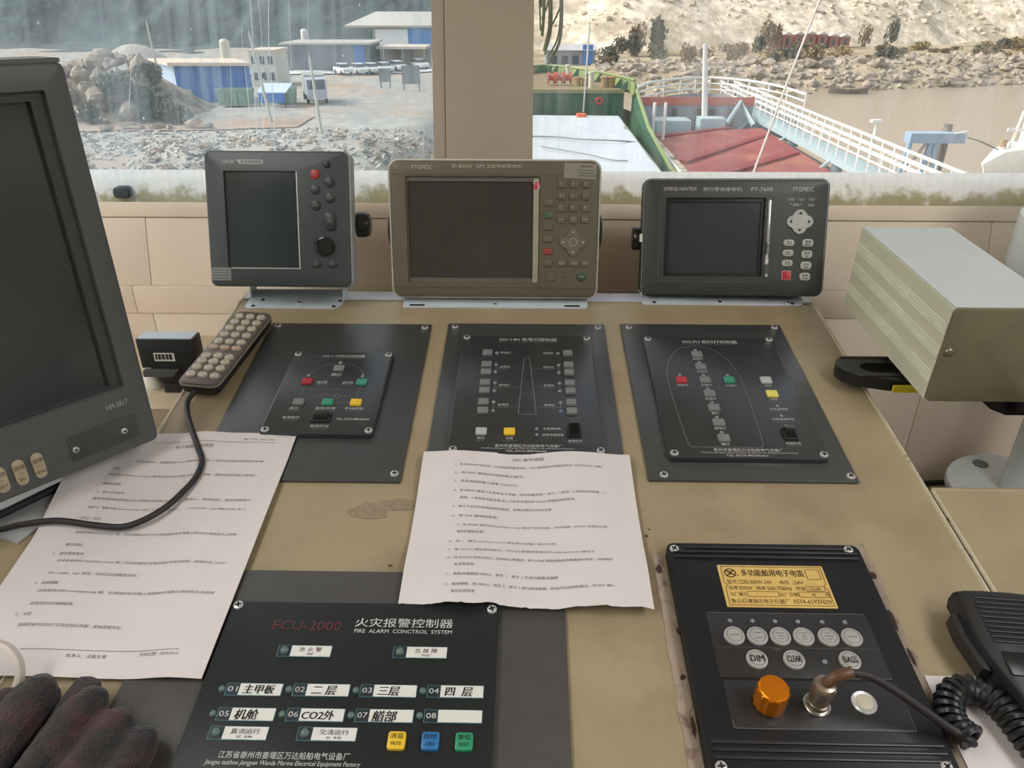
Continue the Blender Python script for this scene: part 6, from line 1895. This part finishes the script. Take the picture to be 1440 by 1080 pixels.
# railed walkway along its far side
WK = thing('gangway', 'long white railed gangway over the red ship\'s far side', 'gangway', Matrix.Translation((14.3, 40, -5.2)))
xw = lambda y: 14.72
for dx, nm in ((0.0, 'near'), (1.0, 'far')):
    for z, r in ((-4.02, 0.07), (-4.32, 0.045), (-4.62, 0.045)):
        obj('handrail', MB().tube([(xw(18) + dx, 18, z), (xw(61) + dx, 61, z)], r, 6), M_RAIL, WK)
    for i in range(36):
        y = 18.6 + i * 1.2
        obj('rail_post', MB().tube([(xw(y) + dx, y, -5.15), (xw(y) + dx, y, -4.02)], 0.045, 6), M_RAIL, WK)
b = MB()
b.add([(xw(18) - 0.1, 18, -5.2), (xw(18) + 1.1, 18, -5.2), (xw(61) + 1.1, 61, -5.2), (xw(61) - 0.1, 61, -5.2), (xw(18) - 0.1, 18, -5.45), (xw(18) + 1.1, 18, -5.45), (xw(61) + 1.1, 61, -5.45), (xw(61) - 0.1, 61, -5.45)], [(0, 1, 2, 3), (7, 6, 5, 4), (0, 4, 5, 1), (1, 5, 6, 2), (2, 6, 7, 3), (3, 7, 4, 0)])
obj('deck', b, M_TEAL, WK)
for y in (24.3, 30.5, 37, 44, 51):
    obj('support', MB().tube([(xw(y) + 0.3, y, -5.4), (xw(y) + 0.3, y, -8.5)], 0.28, 8), M_TEAL, WK)
    obj('brace', MB().tube([(xw(y) - 0.1, y, -5.4), (xw(y) - 1.6, y - 0.6, -6.4)], 0.08, 6), M_TEAL, WK)
obj('lamp_post', MB().tube([(xw(35.5) + 1.1, 35.5, -4.6), (xw(35.5) + 1.1, 35.5, -3.4)], 0.07, 6), M_RAIL, WK)
obj('lamp_head', MB().box(xw(35.5) + 0.8, xw(35.5) + 1.25, 35.3, 35.6, -3.40, -3.28), M_RAIL, WK)

# blue gantry in the water
GT_ = thing('blue_gantry', 'pale blue steel gantry standing in the brown water', 'gantry', Matrix.Translation((23.2, 44, WZL)))
M_GB = mat('gantry_blue', (164, 190, 212), 0.5)
obj('top_beam', MB().box(21.7, 24.8, 44.0, 44.8, -5.72, -5.18), M_GB, GT_)
for x, dx in ((21.75, -0.45), (23.1, 0.75), (22.9, -0.25)):
    obj('leg', MB().tube([(x + 0.1, 44.2, -5.3), (x + dx, 44.2, WZL - 0.2)], 0.17, 8), M_GB, GT_)
obj('brace', MB().tube([(22.7, 44.1, -5.7), (21.4, 44.1, -8.0)], 0.09, 6), mat('brace_pink_grey', (178, 166, 166), 0.6), GT_)
obj('pile', MB().tube([(24.1, 44.9, -4.8), (24.1, 44.9, WZL - 0.2)], 0.24, 10), mat('pile_dark', (132, 124, 114), 0.8, rgb2=(86, 82, 78), scale2=0.6), GT_)
obj('rail', MB().tube([(24.1, 43.95, -5.18), (24.75, 43.95, -5.05), (24.8, 43.95, -5.6)], 0.05, 6), M_RAIL, GT_)
# white boat at the right edge
WB = thing('white_boat', 'white boat at the right edge beyond the gantry', 'boat', Matrix.Translation((36, 54, WZL)))
M_BOAT = mat('boat_white', (240, 240, 234), 0.4)
b = MB()
sec = []
for t in range(10):
    u = t / 9
    x = 32.0 + u * 9
    hw = 0.12 + 2.2 * math.sin(min(1, u * 1.6) * math.pi / 2)
    zt = -8.75 + 1.25 * min(1, u * 6) ** 0.7
    sec.append([(x, 54 - hw, zt), (x + 0.2, 54 - hw * 0.8, -9.5 + 0.4 * (1 - u)), (x + 0.5 * (1 - u) + 0.2, 54, WZL - 0.1), (x + 0.2, 54 + hw * 0.8, -9.5 + 0.4 * (1 - u)), (x, 54 + hw, zt)])
b.rings(sec, closed=True)
obj('hull', b, M_BOAT, WB)
obj('deckhouse', MB().rbox(37.0, 54, 4.4, 3.0, -7.8, -5.6, 0.4, 0.2), M_BOAT, WB)
obj('mast', MB().tube([(33.6, 54, -7.6), (33.85, 54, -5.2)], 0.09, 6), M_BOAT, WB)
obj('cross_arm', MB().box(33.1, 34.6, 53.95, 54.05, -6.55, -6.35), M_BOAT, WB)
obj('rubbing_strake', MB().box(31.9, 36, 50.9, 51.2, -9.75, -9.5), mat('strake_cream', (232, 228, 206), 0.5), WB)
obj('bow_roller', MB().cyl(33.1, 54, 0.22, -7.6, -7.1, 12), mat('roller_tan', (170, 150, 120), 0.6), WB)
b = MB().tube(smooth_path([(24.8, 44.4, -5.4), (28.5, 49.0, -6.4), (32.6, 53.6, -7.7)], 6), 0.04, 6)
tag(obj('mooring_line', b, mat('rope_dark', (86, 92, 96), 0.8)), 'thin mooring line from the blue gantry to the white boat', 'rope')
# whip aerial crossing the view, lit rod on the bow of this ship
b = MB().tube([(1.15, 4.0, 0.55), (1.30, 4.0, 1.20), (1.45, 4.0, 1.80)], 0.0055, 6)
tag(obj('whip_aerial', b, mat('aerial_pale', (220, 214, 206), 0.5)), 'thin pale aerial slanting up across the right window', 'aerial')

# --- far bank: boulders, boats, huts, bushes, trees
def pick_shore(r):
    x = r.uniform(24, 110)
    return x, shore_y(x) + r.uniform(1, 16), r.uniform(0.5, 1.2)


for i, (x, y, q) in enumerate(spread(7, 110, pick_shore, 1.25)):
    lb = ('large' if q > 0.85 else 'small') + ' pale boulder ' + third(y - shore_y(x), 1, 16, ("at the water's edge", 'halfway up the far bank', 'at the top of the far bank')) + ', ' + third(x, 24, 110, ('above the gangway', 'right of the red huts', 'above the blue gantry'))
    place('shore_boulder', ROCKS[i % 5], (x, y, far_z(x, y) + q * 0.25), (q * 1.4, q, q * 0.75), i * 1.7, lb, 'boulder', 'boulders along the far waterline')


def pick_ahead(r):
    x = r.uniform(9, 23)
    return x, shore_y(x) + r.uniform(3, 14), r.uniform(0.5, 0.95)


for i, (x, y, q) in enumerate(spread(8, 12, pick_ahead, 1.3)):
    lb = 'whitish boulder ' + third(y - shore_y(x), 3, 14, ('at the foot', 'in the middle', 'at the back')) + ' of the pile ahead of the ships, ' + third(x, 9, 23, ('left side', 'centre', 'right side'))
    place('shore_boulder', ROCKS[i % 5], (x, y, far_z(x, y) + q * 0.2), (q * 1.5, q, q * 0.7), i * 1.3, lb, 'boulder', 'boulders ahead of the ships')
b = MB()
rnd = random.Random(9)
for i in range(1700):
    x = rnd.uniform(10, 130)
    y = shore_y(x) + rnd.uniform(0, 26)
    s = rnd.uniform(0.15, 0.55)
    M_ = Matrix.Translation((x, y, far_z(x, y) + s * 0.1)) @ Euler((rnd.uniform(-.5, .5), rnd.uniform(-.5, .5), rnd.uniform(0, 6))).to_matrix().to_4x4()
    b.box(-s * 1.3, s * 1.3, -s, s, -s * 0.5, s * 0.5, M_)
struct('riprap', b, mat('riprap_stone', (168, 158, 140), 0.9, var=0.3, scale=0.5), kind='stuff', label='small broken stones of the far bank')
for i, (x, w, lb) in enumerate(((35.2, 5.0, 'pale wooden boat aground on the far waterline, left one'), (46.0, 5.6, 'dark low boat at the far waterline, right one'))):
    y = shore_y(x) - 1.5
    t = thing('row_boat', lb, 'boat', Matrix.Translation((x, y, WZL)))
    b = MB()
    sec = []
    for k in range(7):
        u = k / 6
        hw = 0.15 + 0.8 * math.sin(u * math.pi) ** 0.6
        xx = x - w / 2 + w * u
        rise = 0.35 * (2 * u - 1) ** 2
        sec.append([(xx, y - hw, WZL + 0.6 + rise), (xx, y - hw * 0.6, WZL - 0.1), (xx, y + hw * 0.6, WZL - 0.1), (xx, y + hw, WZL + 0.6 + rise)])
    b.rings(sec)
    obj('hull', b, mat('boat_pale', (214, 200, 172), 0.7) if i == 0 else mat('boat_dark', (120, 110, 98), 0.7), t)
    obj('thwart', MB().box(x - 0.2, x + 0.2, y - 0.7, y + 0.7, WZL + 0.55, WZL + 0.68), mat('thwart_wood', (150, 130, 104), 0.7), t)
for i in range(7):
    x, y = 52.5 + i * 2.6, 174 + i * 0.4
    z = max(hill_r(x, y), hill_r(x, y + 2)) + 0.1
    t = thing('red_hut', ('dull red hut, leftmost of the hut row on the far bank', 'dull red hut, second from the left on the far bank', 'dull red hut, third from the left on the far bank', 'dull red hut in the middle of the row on the far bank', 'dull red hut, third from the right on the far bank', 'dull red hut, second from the right on the far bank', 'dull red hut, rightmost of the hut row on the far bank')[i], 'hut', Matrix.Translation((x, y, z)), 'red huts on the far bank')
    zb = z
    obj('walls', MB().box(x - 1.0, x + 1.0, y, y + 2, zb - 2.5, zb + 1.7), mat('hut_red', (168, 112, 104), 0.7), t)
    obj('roof', MB().poly([(x - 1.2, zb + 1.7), (x + 1.2, zb + 1.7), (x, zb + 2.3)], y - 0.2, y + 2.2, M=Matrix(((1, 0, 0, 0), (0, 0, 1, 0), (0, 1, 0, 0), (0, 0, 0, 1)))), mat('hut_roof', (204, 196, 186), 0.7), t)
    obj('door', MB().box(x - 0.3, x + 0.3, y - 0.05, y, zb - 0.3, zb + 1.2), M_WIN, t)
def pick_bank(r):
    x = r.uniform(40, 125)
    return x, shore_y(x) + r.uniform(18, 46), r.uniform(1.3, 2.6)


for i, (x, y, q) in enumerate(spread(9, 46, pick_bank, 1.1)):
    lb = ('brown', 'ochre', 'grey-green')[i % 3] + ' bush ' + third(y - shore_y(x), 18, 46, ('just above the riprap', 'on the flat behind the riprap', 'at the foot of the quarry slope')) + ', ' + third(x, 40, 125, ('below the red huts', 'right of the red huts', 'farthest right'))
    place('bush', (BUSHB, BUSHY, BUSHD)[i % 3][i % 2], (x, y, far_z(x, y) - 0.3), (q * 1.4, q, q * 0.8), i * 2.1, lb, 'bush', 'bushes on the far bank')
for i, (x, y, q) in enumerate(spread(10, 22, lambda r: (r.uniform(11, 46), r.uniform(130, 162), r.uniform(1.3, 2.6)), 1.1)):
    lb = ('brown', 'grey-green')[i % 2] + ' scrub ' + third(y, 130, 162, ('in the front row', 'in the middle row', 'in the back row')) + ' behind the ship bows, ' + third(x, 11, 46, ('over the green bow', 'left of the foremast', 'right of the foremast'))
    place('bush', (BUSHB, BUSHD)[i % 2][i // 2 % 2], (x, y, max(far_z(x, y), hill_r(x, y)) - 0.4), (q, q, q * (1.0 + 0.5 * (i % 3) / 2)), i * 1.9, lb, 'bush', 'scrub behind the ship bows')
for i, (x, y, h, w) in enumerate(((19.5, 150, 5.2, 2.4), (24.5, 152, 6.0, 2.6), (73, 178, 4.6, 1.5), (78, 177, 5.4, 1.6), (50.5, 170, 5.5, 3.0))):
    place('leafy_tree', (BUSHB, BUSHD)[i % 2][i // 2 % 2], (x, y, max(far_z(x, y), hill_r(x, y)) - 0.3), (w, w, h), i * 1.1, ('brown tree behind the green forecastle', 'grey-green tree right of the brown one behind the forecastle', 'narrow brown tree right of the red huts', 'narrow grey-green tree right of the red huts', 'broad brown tree left of the red huts')[i], 'tree')
b = MB()
rnd = random.Random(77)
for i in range(3800):
    x = rnd.uniform(-4, 230)
    y = 168 + max(0, x - 20) * 0.32 + rnd.uniform(2, 95) ** 1.0
    q = rnd.uniform(0.2, 0.6) * (1 + (y - 170) / 160)
    M_ = Matrix.Translation((x, y, hill_r(x, y))) @ Euler((rnd.uniform(-.6, .6), rnd.uniform(-.6, .6), rnd.uniform(0, 6))).to_matrix().to_4x4()
    b.box(-q, q * rnd.uniform(0.6, 1.6), -q * 0.8, q * 0.8, -q * 0.5, q * 0.5, M_)
struct('slope_stones', b, mat('slope_stone', (206, 194, 172), 0.95, var=0.3, scale=0.4), kind='stuff', label='loose broken stone covering the quarry slope')
b = grid(-47, -22, 0, 1, 40, 6, lambda x, y: 0)
b.v = [(x, 71.5 + (x + 40) * 0.12 + y * 6.5, yard_z(x, 71.5 + (x + 40) * 0.12 + y * 6.5) + 0.10) for x, y, z in b.v]
struct('dirt_track', b, mat('dirt_brown', (166, 148, 130), 0.95, var=0.12, scale=0.5, rgb2=(164, 158, 148), fac2=(0.5, 0.64), scale2=0.25), angle=70)
def pick_slope(r):
    x = r.uniform(-5, 190)
    return x, r.uniform(185, 290) + max(0, x - 20) * 0.3, r.uniform(1.3, 3.0)


for i, (x, y, q) in enumerate(spread(11, 56, pick_slope, 1.6)):
    lb = ('brown', 'grey-green')[i % 2] + ' shrub ' + third(y - max(0, x - 20) * 0.3, 185, 290, ('low', 'halfway up', 'high')) + ' on the quarry slope, ' + third(x, -5, 190, ('left part', 'middle part', 'right part'))
    place('slope_shrub', (BUSHB, BUSHD)[i % 2][0], (x, y, hill_r(x, y) - 0.4), (q * 1.5, q * 1.5, q), i * 1.3, lb, 'shrub', 'shrubs on the quarry slope')
# blue-grey roofed works beyond the bow
WS = thing('low_works', 'low blue-grey works beyond the green bow', 'building', Matrix.Translation((8, 128, -9)))
obj('walls', MB().box(2.8, 10.6, 128, 136, -9.5, -5.6), mat('works_wall', (150, 162, 172), 0.6, var=0.12, scale=0.5), WS)
obj('roof', MB().poly([(127.4, -5.6), (136.6, -5.6), (132, -4.9)], 2.4, 11.0, M=MX), mat('works_roof', (188, 190, 190), 0.6), WS)
obj('blue_bay', MB().box(8.6, 10.2, 127.8, 128, -7.6, -4.8), M_BLUE, WS)
for i in range(4):
    obj('window', MB().box(3.6 + i * 1.7, 4.6 + i * 1.7, 127.92, 128.02, -7.6, -6.4), M_WIN, WS)
t = thing('yard_digger', 'small yellow digger on the quarry slope', 'digger', Matrix.Translation((21, 235, hill_r(21, 235))))
zz = hill_r(21, 235)
M_DIG = mat('digger_yellow', (206, 170, 70), 0.5)
obj('body', MB().rbox(21, 235, 3.6, 2.6, zz + 0.8, zz + 2.2, 0.2), M_DIG, t)
obj('cab', MB().rbox(20.2, 235, 1.6, 1.8, zz + 2.2, zz + 3.8, 0.2), M_WIN, t)
obj('track', MB().rbox(21, 233.9, 4.0, 0.7, zz - 0.2, zz + 0.8, 0.2), M_TYRE, t)
obj('track', MB().rbox(21, 236.1, 4.0, 0.7, zz - 0.2, zz + 0.8, 0.2), M_TYRE, t)
obj('boom', MB().tube([(22.4, 235, zz + 2.0), (24.2, 235, zz + 4.0), (25.6, 235, zz + 1.4)], 0.25, 6), M_DIG, t)
